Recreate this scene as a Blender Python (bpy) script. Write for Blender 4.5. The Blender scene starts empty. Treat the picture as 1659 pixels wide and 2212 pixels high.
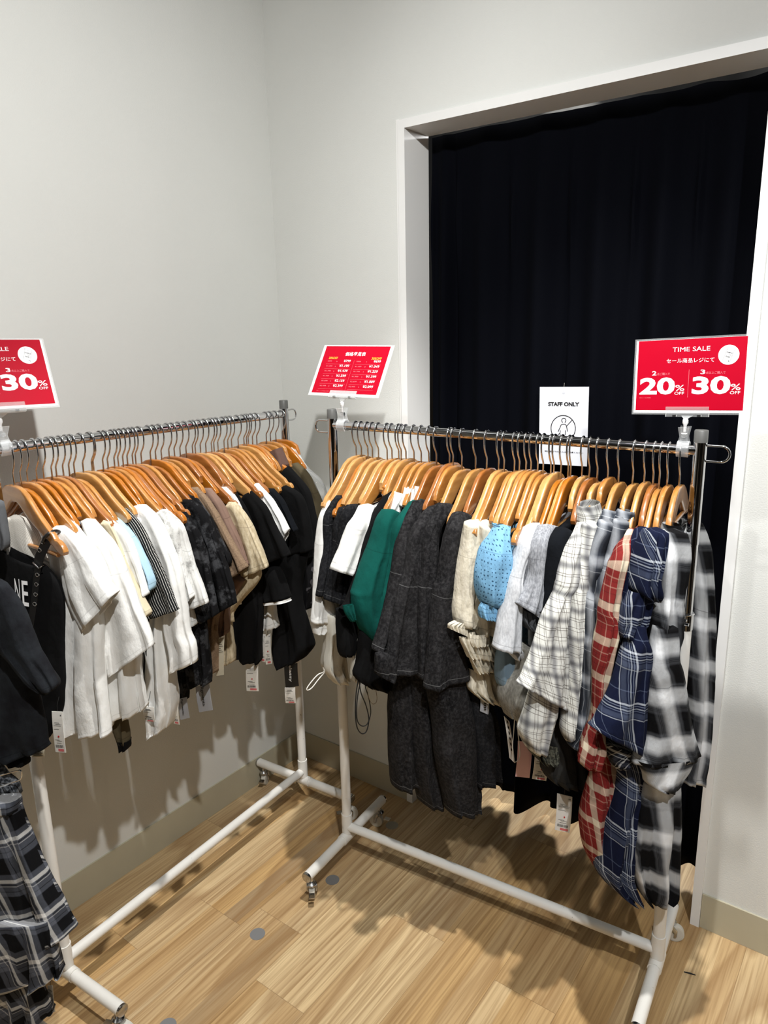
import bpy, bmesh, math, random
from mathutils import Vector, Matrix, noise
from math import sin, cos, pi, radians
random.seed(7)
scene = bpy.context.scene
C = scene.collection
V = Vector

# ------------------------------------------------------------------ camera, world, lamps, exposure
cam_d = bpy.data.cameras.new('camera')
cam_d.sensor_fit = 'AUTO'
cam_d.sensor_width = 36.0
cam_d.lens = 25.609
cam_d.clip_start = 0.01
cam = bpy.data.objects.new('camera', cam_d)
C.objects.link(cam)
yaw, pitch, roll = -0.6407, 0.2418, -0.0205
F = V((sin(yaw)*cos(pitch), cos(yaw)*cos(pitch), -sin(pitch)))
R0 = V((cos(yaw), -sin(yaw), 0)); U0 = R0.cross(F)
Rt = R0*cos(roll) + U0*sin(roll); Up = U0*cos(roll) - R0*sin(roll)
cam.matrix_world = Matrix(((Rt.x, Up.x, -F.x, 2.02572), (Rt.y, Up.y, -F.y, -2.07156), (Rt.z, Up.z, -F.z, 1.8), (0, 0, 0, 1)))
scene.camera = cam

w = bpy.data.worlds.new('shop_surroundings'); scene.world = w; w.use_nodes = True
nt = w.node_tree; nt.nodes.clear()
wo = nt.nodes.new('ShaderNodeOutputWorld'); bg = nt.nodes.new('ShaderNodeBackground')
tc = nt.nodes.new('ShaderNodeTexCoord'); sx = nt.nodes.new('ShaderNodeSeparateXYZ'); rp = nt.nodes.new('ShaderNodeValToRGB')
mr = nt.nodes.new('ShaderNodeMapRange'); mr.inputs[1].default_value = -1; mr.inputs[2].default_value = 1
nt.links.new(tc.outputs['Generated'], sx.inputs[0]); nt.links.new(sx.outputs[2], mr.inputs[0]); nt.links.new(mr.outputs[0], rp.inputs[0])
e = rp.color_ramp.elements
e[0].position = 0.0; e[0].color = (.10, .075, .05, 1)
e[1].position = 1.0; e[1].color = (.8, .8, .78, 1)
for p_, c_ in ((.44, (.10, .08, .06, 1)), (.5, (.16, .15, .14, 1)), (.58, (.32, .31, .30, 1)), (.72, (.62, .62, .60, 1))):
    q_ = e.new(p_); q_.color = c_
nz_ = nt.nodes.new('ShaderNodeTexNoise'); mp = nt.nodes.new('ShaderNodeMapping'); mp.inputs['Scale'].default_value = (1, 1, .25)
nt.links.new(tc.outputs['Generated'], mp.inputs[0]); nt.links.new(mp.outputs[0], nz_.inputs['Vector']); nz_.inputs['Scale'].default_value = 4.2; nz_.inputs['Detail'].default_value = 3
r2 = nt.nodes.new('ShaderNodeValToRGB'); r2.color_ramp.elements[0].position = .42; r2.color_ramp.elements[0].color = (.15, .15, .15, 1); r2.color_ramp.elements[1].position = .6; r2.color_ramp.elements[1].color = (.7, .7, .7, 1)
q_ = r2.color_ramp.elements.new(.66); q_.color = (13, 13, 12.6, 1)
nt.links.new(nz_.outputs[0], r2.inputs[0])
mm_ = nt.nodes.new('ShaderNodeMix'); mm_.data_type = 'RGBA'; mm_.blend_type = 'MULTIPLY'; mm_.inputs[0].default_value = 1
nt.links.new(rp.outputs[0], mm_.inputs[6]); nt.links.new(r2.outputs[0], mm_.inputs[7]); nt.links.new(mm_.outputs[2], bg.inputs[0]); bg.inputs[1].default_value = 0.21
nt.links.new(bg.outputs[0], wo.inputs[0])

def spot(name, loc, target, power, size=2.2, blend=.7, radius=.045, color=(1, .97, .92)):
    l = bpy.data.lights.new(name, 'SPOT'); l.energy = power; l.spot_size = size; l.spot_blend = blend
    l.shadow_soft_size = radius; l.color = color
    o = bpy.data.objects.new(name, l); C.objects.link(o); o.location = loc
    o.rotation_euler = (V(target) - V(loc)).to_track_quat('-Z', 'Y').to_euler()
    return o
def area(name, loc, target, power, sx_, sy_, color=(1, 1, 1)):
    l = bpy.data.lights.new(name, 'AREA'); l.shape = 'RECTANGLE'; l.size = sx_; l.size_y = sy_; l.energy = power; l.color = color
    o = bpy.data.objects.new(name, l); C.objects.link(o); o.location = loc
    o.rotation_euler = (V(target) - V(loc)).to_track_quat('-Z', 'Y').to_euler()
    return o
spot('track_spot', (2.0, -1.75, 2.95), (.15, -.85, 1.6), 250, size=1.75, blend=1, radius=.03, color=(1, .995, .975))
spot('track_spot', (1.50, -.95, 4.0), (1.28, -.75, .4), 560, size=.98, blend=.4, radius=.035, color=(1, .985, .955))
spot('track_spot', (1.30, -1.70, 2.95), (1.45, 0, 2.2), 80, size=1.4, blend=1, radius=.03, color=(1, 1, .99))
spot('track_spot', (2.6, -1.9, 2.9), (1.95, 0, 1.2), 220, size=1.1, blend=.8, radius=.03, color=(.98, .99, 1))
area('back_room_light', (1.15, 1.5, 2.6), (1.1, .6, 0), 90, .5, .5)
scene.view_settings.view_transform = 'Standard'
scene.view_settings.look = 'None'
scene.view_settings.gamma = 1
scene.view_settings.use_curve_mapping = False
scene.view_settings.exposure = -0.33

# ------------------------------------------------------------------ materials
class N:
    def __init__(s, name):
        s.m = bpy.data.materials.new(name); s.m.use_nodes = True; s.t = s.m.node_tree; s.t.nodes.clear()
        s.o = s.n('ShaderNodeOutputMaterial'); s.b = s.n('ShaderNodeBsdfPrincipled'); s.l(s.b.outputs[0], s.o.inputs[0])
    def n(s, k, **a):
        x = s.t.nodes.new(k)
        for q, v in a.items(): setattr(x, q, v)
        return x
    def l(s, a, b): s.t.links.new(a, b)
    def val(s, sock, v):
        if hasattr(v, 'is_output') or hasattr(v, 'links'): s.l(v, sock)
        else: sock.default_value = v
    def math(s, op, a, b=0.0, c=None):
        x = s.n('ShaderNodeMath', operation=op); s.val(x.inputs[0], a); s.val(x.inputs[1], b)
        if c is not None: s.val(x.inputs[2], c)
        return x.outputs[0]
    def mix(s, f, a, b, bt='MIX'):
        x = s.n('ShaderNodeMix', data_type='RGBA', blend_type=bt); s.val(x.inputs[0], f)
        s.val(x.inputs[6], a if hasattr(a, 'links') else (*a, 1)); s.val(x.inputs[7], b if hasattr(b, 'links') else (*b, 1))
        return x.outputs[2]
    def pos(s): return s.n('ShaderNodeNewGeometry').outputs['Position']
    def uv(s, n='UVMap'):
        x = s.n('ShaderNodeUVMap'); x.uv_map = n; return x.outputs[0]
    def sep(s, v):
        x = s.n('ShaderNodeSeparateXYZ'); s.l(v, x.inputs[0]); return x.outputs
    def scale(s, v, sc):
        x = s.n('ShaderNodeMapping'); s.l(v, x.inputs[0]); x.inputs['Scale'].default_value = sc; return x.outputs[0]
    def noise(s, v, sc, det=3, rough=.5):
        x = s.n('ShaderNodeTexNoise'); s.l(v, x.inputs['Vector']); x.inputs['Scale'].default_value = sc
        x.inputs['Detail'].default_value = det; x.inputs['Roughness'].default_value = rough; return x.outputs[0]
    def ramp(s, f, stops, interp='LINEAR'):
        x = s.n('ShaderNodeValToRGB'); s.l(f, x.inputs[0]); r = x.color_ramp; r.interpolation = interp
        while len(r.elements) < len(stops): r.elements.new(0.5)
        for el, (p, c) in zip(r.elements, stops):
            el.position = p
        for el, (p, c) in zip(r.elements, stops):
            el.color = (*c, 1) if not isinstance(c, (int, float)) else (c, c, c, 1)
        return x.outputs[0]
    def bump(s, h, st=.3, d=.002, prev=None):
        x = s.n('ShaderNodeBump'); x.inputs['Strength'].default_value = st; x.inputs['Distance'].default_value = d
        s.l(h, x.inputs['Height'])
        if prev is not None: s.l(prev, x.inputs['Normal'])
        return x.outputs[0]
    def base(s, c): s.val(s.b.inputs['Base Color'], c if hasattr(c, 'links') else (*c, 1))
    def set(s, rough=.5, metal=0, spec=.5, **k):
        s.b.inputs['Roughness'].default_value = rough; s.b.inputs['Metallic'].default_value = metal
        s.b.inputs['Specular IOR Level'].default_value = spec
        for q, v in k.items(): s.b.inputs[q.replace('_', ' ')].default_value = v
M = {}
def plain(name, col, rough=.5, metal=0, spec=.5, **k):
    x = N(name); x.base(col); x.set(rough, metal, spec, **k); M[name] = x.m; return x
def cloth(name, col, var=.12, weave=700, rumple=.5, seam=.75, rough=.95, sheen=.0, vs=30):
    """col: a linear colour, or a function of the node builder giving a colour socket"""
    x = N(name); p = x.pos()
    c = col(x) if callable(col) else None
    n1 = x.noise(p, vs, 4)
    f = x.ramp(n1, [(0.3, 1 - var), (.7, 1 + 0 * var)])
    c = x.mix(1.0, c if c is not None else col, f, 'MULTIPLY')
    hs = x.sep(x.uv('hem'))
    hv = hs[1]; line = x.math('MAXIMUM', x.math('COMPARE', hv, .021, .0012), x.math('COMPARE', hs[0], 0.0, .0010))
    c = x.mix(x.math('MULTIPLY', line, 1 - seam), c, (0, 0, 0)) if seam <= 1 else x.mix(x.math('MULTIPLY', line, seam - 1), c, (.16, .16, .16))
    x.base(c); x.set(rough, 0, .15)
    if sheen: x.b.inputs['Sheen Weight'].default_value = sheen
    b = x.bump(x.noise(x.scale(p, (1, 1, .55)), 45, 3), rumple, .006)
    b = x.bump(x.noise(p, weave, 1), .25, .0008, b)
    b = x.bump(line, .6, .002, b)
    x.l(b, x.b.inputs['Normal']); M[name] = x.m; return x
def bands(lst, base):
    """lst: (start, end, colour, softness) over a period 0..1"""
    st = [(0.0, base)]
    for a, b, c, so in lst:
        if b - a < .032: st += [(max(0, a - so), base), ((a+b)/2, c), (min(1, b + so), base)]; continue
        st += [(max(0, a - so), base), (a + so * .3 + .0005, c), (b - so * .3 - .0005, c), (min(1, b + so), base)]
    st.append((1.0, base)); return st
def plaid(name, period, ub, vb, ubase, vbase, var=.15, skew=0.0, weave=.35, mode='MIX'):
    def col(x):
        u, v, _ = x.sep(x.uv())
        du = x.math('ADD', u, x.math('MULTIPLY', v, skew))
        fu = x.math('FRACT', x.math('DIVIDE', x.math('ADD', du, 7.013), period)); fv = x.math('FRACT', x.math('DIVIDE', x.math('ADD', v, 5.02), period))
        a = x.ramp(fu, bands(ub, ubase)); b = x.ramp(fv, bands(vb, vbase))
        # twill weave: warp shows on one diagonal, weft on the other
        tw = x.math('FRACT', x.math('MULTIPLY', x.math('ADD', u, v), 420.0))
        f = x.ramp(tw, [(0.3, .5 - weave), (.7, .5 + weave)])
        return x.mix(f, a, b) if mode == 'MIX' else x.mix(1.0, a, b, mode)
    return cloth(name, col, var=var, seam=.6)
def rgb(r, g, b):
    f = lambda c: (c/255/12.92) if c/255 <= .04045 else ((c/255+.055)/1.055)**2.4
    return (f(r), f(g), f(b))

# building
x = N('wall_paper'); x.base(x.mix(x.noise(x.pos(), 3, 2), rgb(*(217, 218, 214)), rgb(*(224, 225, 221)))); x.set(.75, 0, .25)
b_ = x.bump(x.noise(x.pos(), 260, 3), .35, .0015); x.l(b_, x.b.inputs['Normal']); M['wall'] = x.m
plain('casing_white', rgb(236, 236, 234), .42)
x = N('vinyl_baseboard'); x.base(x.mix(x.noise(x.pos(), 9, 3), rgb(176, 170, 148), rgb(188, 182, 160))); x.set(.42, 0, .4); M['baseboard'] = x.m
x = N('oak_plank_floor')
p = x.pos(); px_, py_, pz_ = x.sep(p)
FLOOR_TONES = [(150, 130, 104), (200, 164, 112), (192, 164, 124), (220, 194, 150), (176, 152, 120), (210, 174, 122), (132, 94, 54), (140, 106, 66)]
PW, PL = .186, .93
row = x.math('FLOOR', x.math('DIVIDE', x.math('ADD', px_, 0.06), PW))
fx = x.math('FRACT', x.math('DIVIDE', x.math('ADD', px_, 0.06), PW))
wn = x.n('ShaderNodeTexWhiteNoise', noise_dimensions='1D'); x.l(row, wn.inputs['W'])
yy = x.math('DIVIDE', x.math('ADD', py_, x.math('MULTIPLY', wn.outputs[0], PL)), PL)
cell = x.math('FLOOR', yy); fy = x.math('FRACT', yy)
cid = x.n('ShaderNodeTexWhiteNoise', noise_dimensions='2D'); cb = x.n('ShaderNodeCombineXYZ'); x.l(row, cb.inputs[0]); x.l(cell, cb.inputs[1]); x.l(cb.outputs[0], cid.inputs['Vector'])
# each plank is printed with strips of its own tone
strip = x.n('ShaderNodeTexWhiteNoise', noise_dimensions='2D'); cs = x.n('ShaderNodeCombineXYZ')
x.l(x.math('FLOOR', x.math('MULTIPLY', x.math('ADD', px_, x.math('MULTIPLY', x.noise(x.scale(p, (1, .6, 1)), 2.5, 1), .03)), 16)), cs.inputs[0]); x.l(cell, cs.inputs[1]); x.l(cs.outputs[0], strip.inputs['Vector'])
ofs = x.n('ShaderNodeVectorMath', operation='ADD'); x.l(p, ofs.inputs[0]); sc_ = x.n('ShaderNodeVectorMath', operation='SCALE'); x.l(cid.outputs['Color'], sc_.inputs[0]); sc_.inputs['Scale'].default_value = 9
x.l(sc_.outputs[0], ofs.inputs[1])
g0 = x.noise(x.scale(ofs.outputs[0], (1, .09, 1)), 26, 4, .55)
rings = x.math('FRACT', x.math('MULTIPLY', x.noise(x.scale(ofs.outputs[0], (1, .075, 1)), 4.2, 1, .3), 20))
rings = x.ramp(rings, [(0, 0.0), (.5, .35), (.86, 1.0), (1, .05)])
fine = x.noise(x.scale(ofs.outputs[0], (1, .025, 1)), 170, 2)
tone = x.ramp(x.math('ADD', x.math('MULTIPLY', cid.outputs[0], .4), x.math('MULTIPLY', strip.outputs[0], .6)),
              [(0, rgb(*FLOOR_TONES[0])), (.3, rgb(*FLOOR_TONES[1])), (.5, rgb(*FLOOR_TONES[2])), (.75, rgb(*FLOOR_TONES[3])), (1, rgb(*FLOOR_TONES[4]))])
c = x.mix(x.ramp(g0, [(.35, .0), (.75, .3)]), tone, rgb(*FLOOR_TONES[5]))
c = x.mix(x.math('MULTIPLY', rings, .48), c, rgb(*FLOOR_TONES[6]))
c = x.mix(x.ramp(fine, [(.42, 0.0), (.72, .6)]), c, rgb(*FLOOR_TONES[7]))
ex = x.math('MINIMUM', x.math('MULTIPLY', fx, PW), x.math('MULTIPLY', x.math('SUBTRACT', 1.0, fx), PW))
ey = x.math('MINIMUM', x.math('MULTIPLY', fy, PL), x.math('MULTIPLY', x.math('SUBTRACT', 1.0, fy), PL))
joint = x.math('LESS_THAN', x.math('MINIMUM', ex, ey), .0009)
c = x.mix(x.math('MULTIPLY', joint, .4), c, rgb(96, 68, 38))
x.base(c); x.set(.42, 0, .4)
bb = x.bump(fine, .12, .001); bb = x.bump(joint, .4, .001, bb); x.l(bb, x.b.inputs['Normal']); M['floor'] = x.m

# metal, plastic, wood
plain('chrome', (.62, .62, .63), .08, 1)
plain('hook_steel', (.55, .55, .56), .12, 1)
x = N('painted_steel'); cn = x.noise(x.scale(x.pos(), (1, 1, .35)), 55, 5, .7)
x.base(x.mix(x.ramp(cn, [(.685, 0.0), (.70, 1.0)]), x.mix(x.noise(x.pos(), 12, 3), rgb(232, 230, 225), rgb(218, 215, 208)), rgb(70, 62, 55))); x.set(.38, 0, .5); M['paint'] = x.m
plain('grey_plastic', rgb(92, 92, 90), .45)
plain('caster_steel', (.5, .5, .5), .22, 1)
x = N('caster_rubber'); x.base(rgb(205, 202, 192)); x.set(.4); M['caster_rubber'] = x.m
plain('white_plastic', rgb(240, 240, 240), .35)
def clear(name, transp, col=(1, 1, 1), rough=.06, film=None):
    x = N(name); x.base(film or (.85, .87, .88)); x.set(rough, 0, .8)
    t = x.n('ShaderNodeBsdfTransparent'); t.inputs[0].default_value = (*col, 1)
    lw = x.n('ShaderNodeLayerWeight'); lw.inputs[0].default_value = .35
    mx = x.n('ShaderNodeMixShader'); x.l(x.math('MULTIPLY', x.math('SUBTRACT', 1.0, lw.outputs[1]), transp), mx.inputs[0])
    x.l(x.b.outputs[0], mx.inputs[1]); x.l(t.outputs[0], mx.inputs[2]); x.l(mx.outputs[0], x.o.inputs[0]); M[name] = x.m; return x
clear('clear_plastic', .9)
x = clear('plastic_film', .86, film=(.8, .82, .82)); b_ = x.bump(x.noise(x.pos(), 40, 4), .8, .008); x.l(b_, x.b.inputs['Normal'])
def wood(name, c1, c2, rough):
    x = N(name); tcn = x.n('ShaderNodeTexCoord').outputs['Object']
    oi = x.n('ShaderNodeObjectInfo'); av = x.n('ShaderNodeVectorMath', operation='ADD'); x.l(tcn, av.inputs[0])
    cbn = x.n('ShaderNodeCombineXYZ'); x.l(x.math('MULTIPLY', oi.outputs['Random'], 7.0), cbn.inputs[0]); x.l(cbn.outputs[0], av.inputs[1])
    n1 = x.noise(x.scale(av.outputs[0], (.25, 3, 1.4)), 40, 4, .6); n2 = x.noise(av.outputs[0], 7, 2)
    c = x.mix(x.ramp(n1, [(.35, 0.0), (.7, 1.0)]), c1, c2)
    c = x.mix(x.math('MULTIPLY', n2, .35), c, c2)
    x.base(c); x.set(rough, 0, .5, Coat_Weight=1.0, Coat_Roughness=.13); M[name] = x.m
wood('wood_honey', rgb(188, 132, 64), rgb(154, 98, 42), .35)
wood('wood_pale', rgb(204, 156, 94), rgb(176, 124, 66), .38)
wood('wood_amber', rgb(184, 110, 28), rgb(150, 88, 16), .28)
wood('wood_caramel', rgb(164, 104, 48), rgb(130, 74, 28), .33)
wood('wood_sand', rgb(196, 146, 82), rgb(164, 112, 56), .36)

# fabrics
cloth('white', rgb(233, 233, 230), .05, seam=.86)
cloth('offwhite', rgb(214, 210, 198), .06)
cloth('rib_white', lambda x: x.mix(x.ramp(x.math('FRACT', x.math('MULTIPLY', x.sep(x.uv())[0], 260.0)), [(.3, 0.0), (.6, 1.0)]), rgb(235, 232, 225), rgb(196, 190, 180)), .05)
cloth('cream', rgb(208, 196, 168), .06)
cloth('light_blue', rgb(168, 200, 220), .07)
cloth('black', rgb(12, 12, 13), .3, seam=.9)
cloth('navy_black', rgb(13, 16, 21), .3)
cloth('charcoal', lambda x: x.mix(x.ramp(x.noise(x.pos(), 16, 5, .6), [(.4, 0.0), (.65, 1.0)]), rgb(36, 39, 43), rgb(22, 22, 26)), .2)
cloth('olive', rgb(86, 77, 58), .15)
cloth('brown', lambda x: x.mix(x.ramp(x.noise(x.pos(), 330, 3), [(.35, 0.0), (.65, 1.0)]), rgb(116, 96, 78), rgb(138, 116, 94)), .08)
cloth('mauve', rgb(126, 102, 90), .1)
cloth('mauve_dark', rgb(96, 74, 66), .12, weave=300)
cloth('beige', lambda x: x.mix(x.ramp(x.noise(x.scale(x.pos(), (1, 1, .4)), 150, 4), [(.35, 0.0), (.65, 1.0)]), rgb(178, 162, 132), rgb(204, 190, 162)), .06)
cloth('grey_dark', rgb(88, 90, 93), .15)
cloth('green', rgb(8, 76, 68), .12)
cloth('dusty_blue', rgb(118, 138, 152), .1)
def heather(a, b_): return lambda x: x.mix(x.ramp(x.noise(x.scale(x.pos(), (1, 1, .35)), 240, 4, .6), [(.36, 0.0), (.62, 1.0)]), rgb(*a), rgb(*b_))
cloth('heather_light', heather((184, 186, 190), (208, 210, 213)), .06)
cloth('heather_mid', heather((124, 126, 131), (164, 166, 171)), .08, weave=420)
cloth('grey_sweat', heather((128, 126, 120), (158, 156, 148)), .12)
cloth('tie_white', lambda x: x.mix(x.ramp(x.noise(x.pos(), 13, 6, .72), [(.54, 0.0), (.66, .75)]), rgb(222, 222, 219), rgb(112, 110, 108)), .05, weave=350)
cloth('camo', lambda x: x.mix(x.ramp(x.noise(x.scale(x.pos(), (1, 1, 1.2)), 17, 6, .7), [(.5, 0.0), (.6, .9)]), rgb(15, 15, 17), rgb(66, 67, 70)), .2, weave=350)
cloth('floral_black', lambda x: x.mix(x.ramp(x.noise(x.pos(), 30, 2, .4), [(.6, 0.0), (.63, 1.0)]), rgb(22, 22, 24), rgb(86, 84, 88)), .2)
def pin(x):
    f = x.math('FRACT', x.math('DIVIDE', x.sep(x.uv())[0], .0062))
    return x.mix(x.math('LESS_THAN', f, .2), rgb(24, 25, 27), rgb(196, 194, 188))
cloth('pinstripe', pin, .1)
def wash(x):
    p_ = x.pos()
    return x.mix(x.ramp(x.noise(p_, 120, 5, .7), [(.42, 0.0), (.72, 1.0)]), x.mix(x.ramp(x.noise(p_, 9, 4, .6), [(.35, 0.0), (.7, 1.0)]), rgb(13, 13, 15), rgb(36, 35, 36)), rgb(58, 57, 58))
cloth('acid', wash, .2, seam=1.5)
cloth('wash_black', lambda x: x.mix(x.ramp(x.noise(x.pos(), 140, 4, .7), [(.45, 0.0), (.75, 1.0)]), rgb(22, 23, 26), rgb(50, 50, 52)), .2, seam=1.3)
cloth('gauze', lambda x: x.mix(x.ramp(x.noise(x.scale(x.pos(), (1, 1, .2)), 120, 4, .6), [(.35, 0.0), (.7, 1.0)]), rgb(220, 212, 194), rgb(196, 187, 166)), .06, rumple=.9)
def eyelet(x):
    vo = x.n('ShaderNodeTexVoronoi'); vo.inputs['Scale'].default_value = 95; vo.inputs['Randomness'].default_value = .25
    x.l(x.uv(), vo.inputs['Vector'])
    return x.mix(x.ramp(vo.outputs['Distance'], [(.17, 1.0), (.24, 0.0)]), rgb(118, 166, 200), rgb(44, 76, 102))
cloth('eyelet_blue', eyelet, .06, rumple=.8)
cloth('sheer_grey', rgb(48, 48, 47), .2, rumple=.8)
cloth('lace_olive', lambda x: x.mix(x.ramp(x.noise(x.pos(), 160, 2), [(.45, 0.0), (.55, 1.0)]), rgb(96, 96, 84), rgb(52, 52, 46)), .2)
cloth('smock_grey', lambda x: x.mix(x.ramp(x.noise(x.pos(), 90, 3), [(.4, 0.0), (.62, 1.0)]), rgb(40, 42, 46), rgb(128, 132, 138)), .15, rumple=1)
Bk, Gy, Wh = rgb(26, 26, 29), rgb(120, 122, 126), rgb(236, 236, 232)
Dk = rgb(30, 28, 27)
wl = [(.14, .27, rgb(158, 158, 160), .10), (.19, .215, rgb(240, 240, 238), .006), (.47, .492, rgb(104, 96, 90), .005), (.55, .572, rgb(104, 96, 90), .005), (.78, .802, rgb(104, 96, 90), .005), (.90, .92, rgb(130, 122, 116), .005)]
plaid('plaid_white', .066, wl, wl, rgb(232, 232, 228), rgb(236, 236, 233), .05, skew=.12, mode='MULTIPLY')
gl = [(.08, .22, rgb(186, 190, 196), .10), (.15, .162, rgb(30, 32, 36), .004), (.40, .412, rgb(190, 194, 198), .004), (.46, .94, rgb(20, 22, 28), .07), (.62, .632, rgb(120, 126, 134), .004), (.76, .772, rgb(120, 126, 134), .004)]
plaid('plaid_grey', .098, gl, gl, rgb(62, 67, 76), rgb(54, 59, 68), .12, weave=.12)
rd, rc = rgb(122, 34, 32), rgb(206, 194, 170)
rl = [(.07, .27, rc, .012), (.095, .112, rgb(70, 44, 38), .004), (.155, .172, rgb(70, 44, 38), .004), (.44, .47, rgb(190, 150, 132), .01), (.54, .56, rgb(66, 24, 24), .005), (.68, .71, rgb(190, 150, 132), .01), (.84, .86, rgb(66, 24, 24), .005)]
plaid('plaid_red', .088, rl, rl, rd, rgb(118, 38, 36), .12, weave=.14)
nv = rgb(15, 22, 48)
nl = [(.05, .085, rgb(206, 212, 220), .006), (.115, .135, rgb(140, 150, 170), .004), (.165, .19, rgb(196, 204, 214), .005), (.215, .235, rgb(120, 130, 152), .004), (.27, .36, rgb(70, 78, 98), .02), (.385, .405, rgb(206, 212, 220), .004), (.80, .82, rgb(96, 106, 130), .004)]
plaid('plaid_navy', .118, nl, nl, nv, rgb(14, 19, 40), .1, weave=.14)
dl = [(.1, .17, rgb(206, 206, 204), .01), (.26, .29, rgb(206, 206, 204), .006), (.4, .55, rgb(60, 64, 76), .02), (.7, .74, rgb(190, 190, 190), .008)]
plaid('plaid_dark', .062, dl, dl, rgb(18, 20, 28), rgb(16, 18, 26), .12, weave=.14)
ol = [(.05, .30, rgb(236, 238, 240), .09), (.165, .178, rgb(60, 62, 66), .003), (.215, .228, rgb(60, 62, 66), .003), (.42, .432, rgb(24, 24, 27), .003), (.45, .462, rgb(24, 24, 27), .003), (.53, .93, rgb(9, 9, 11), .035), (.66, .668, rgb(90, 92, 96), .002), (.80, .808, rgb(90, 92, 96), .002)]
plaid('plaid_ombre', .120, ol, ol, rgb(78, 80, 84), rgb(72, 74, 78), .12, weave=.1)
sl = [(.05, .14, rgb(236, 236, 234), .01), (.17, .20, rgb(14, 14, 16), .004), (.22, .24, rgb(220, 220, 220), .004), (.36, .38, rgb(10, 10, 12), .004), (.50, .90, rgb(13, 14, 17), .02), (.70, .715, rgb(210, 212, 216), .003)]
plaid('plaid_skirt', .098, sl, sl, rgb(92, 96, 106), rgb(88, 92, 102), .1, weave=.12)
x = plain('curtain_black', rgb(3, 4, 9), .85, 0, .05)
b_ = x.bump(x.noise(x.pos(), 900, 1), .2, .0006); x.l(b_, x.b.inputs['Normal'])

# paper, print
plain('laminate_white', rgb(240, 240, 240), .3, 0, .3)
x = plain('sign_red', rgb(166, 0, 31), .4, 0, .15); b_ = x.bump(x.noise(x.pos(), 14, 2), .12, .004); x.l(b_, x.b.inputs['Normal'])
plain('print_white', rgb(245, 245, 245), .3); plain('print_black', rgb(16, 16, 18), .5); plain('print_faint', rgb(222, 120, 130), .4)
plain('print_gold', rgb(224, 178, 62), .4); plain('print_pink', rgb(222, 112, 116), .5); plain('print_red', rgb(196, 28, 40), .5)
plain('paper_white', rgb(236, 234, 228), .7); plain('paper_grey', rgb(168, 170, 176), .6); plain('paper_pink', rgb(240, 196, 196), .7)
plain('paper_beige', rgb(200, 192, 170), .7); plain('paper_black', rgb(22, 22, 22), .5); plain('staff_sheet', rgb(206, 209, 216), .5)
plain('sticker_grey', rgb(118, 118, 118), .7); plain('sticker_beige', rgb(150, 144, 126), .6)
plain('cord_black', rgb(18, 18, 18), .6); plain('cord_white', rgb(228, 224, 214), .7); plain('leather_black', rgb(22, 21, 21), .28)
plain('cord_brown', rgb(120, 104, 80), .6)

# ------------------------------------------------------------------ mesh helpers
class MB:
    def __init__(s): s.v = []; s.f = []
    def add(s, vs, fs):
        k = len(s.v); s.v += [tuple(q) for q in vs]; s.f += [tuple(i + k for i in q) for q in fs]; return s
    def box(s, a, b):
        (x0, y0, z0), (x1, y1, z1) = a, b
        return s.add([(x0, y0, z0), (x1, y0, z0), (x1, y1, z0), (x0, y1, z0), (x0, y0, z1), (x1, y0, z1), (x1, y1, z1), (x0, y1, z1)],
                     [(0, 3, 2, 1), (4, 5, 6, 7), (0, 1, 5, 4), (1, 2, 6, 5), (2, 3, 7, 6), (3, 0, 4, 7)])
    def obox(s, o, X, Y, Z, a, b):
        k = len(s.v); s.box(a, b)
        for i in range(k, len(s.v)):
            q = s.v[i]; s.v[i] = tuple(o + X*q[0] + Y*q[1] + Z*q[2])
        return s
    def tube(s, pts, r, n=12, caps=True, closed=False):
        pts = [V(q) for q in pts]; m = len(pts); rs = r if isinstance(r, (list, tuple)) else [r]*m
        T = []
        for i in range(m):
            a = pts[(i-1) % m if closed else max(0, i-1)]; b = pts[(i+1) % m if closed else min(m-1, i+1)]
            T.append((b - a).normalized())
        up = V((0, 0, 1)) if abs(T[0].z) < .9 else V((1, 0, 0))
        Nn = (up - T[0]*up.dot(T[0])).normalized(); vs = []
        for i in range(m):
            Nn = (Nn - T[i]*Nn.dot(T[i])).normalized(); B = T[i].cross(Nn)
            for j in range(n):
                a = 2*pi*j/n; vs.append(pts[i] + (Nn*cos(a) + B*sin(a))*rs[i])
        fs = []
        for i in range(m if closed else m-1):
            for j in range(n):
                i2 = (i+1) % m
                fs.append((i*n+j, i*n+(j+1) % n, i2*n+(j+1) % n, i2*n+j))
        if caps and not closed: fs += [tuple(range(n))[::-1], tuple((m-1)*n+j for j in range(n))]
        return s.add(vs, fs)
    def ring(s, c, ax, R, r, n=20, k=8):
        c = V(c); ax = V(ax).normalized(); u = ax.orthogonal().normalized(); w_ = ax.cross(u)
        return s.tube([c + (u*cos(2*pi*i/n) + w_*sin(2*pi*i/n))*R for i in range(n)], r, k, closed=True)
    def build(s, name, mat, parent=None, smooth=True, local=None):
        me = bpy.data.meshes.new(name); me.from_pydata(s.v, [], s.f); me.update()
        me.materials.append(M[mat])
        if smooth:
            me.polygons.foreach_set('use_smooth', [True]*len(me.polygons)); me.set_sharp_from_angle(angle=radians(40))
        o = bpy.data.objects.new(name, me); C.objects.link(o)
        if parent is not None:
            o.parent = parent
            if local is None: o.matrix_parent_inverse = parent.matrix_world.inverted()
        return o
def tag(o, label=None, cat=None, group=None, kind=None):
    if label: o['label'] = label
    if cat: o['category'] = cat
    if group: o['group'] = group
    if kind: o['kind'] = kind
    return o
def empty(name, loc, label=None, cat=None, group=None, rz=0):
    o = bpy.data.objects.new(name, None); C.objects.link(o); o.empty_display_size = .05
    o.matrix_world = Matrix.Translation(V(loc)) @ Matrix.Rotation(rz, 4, 'Z')
    return tag(o, label, cat, group)
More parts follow.
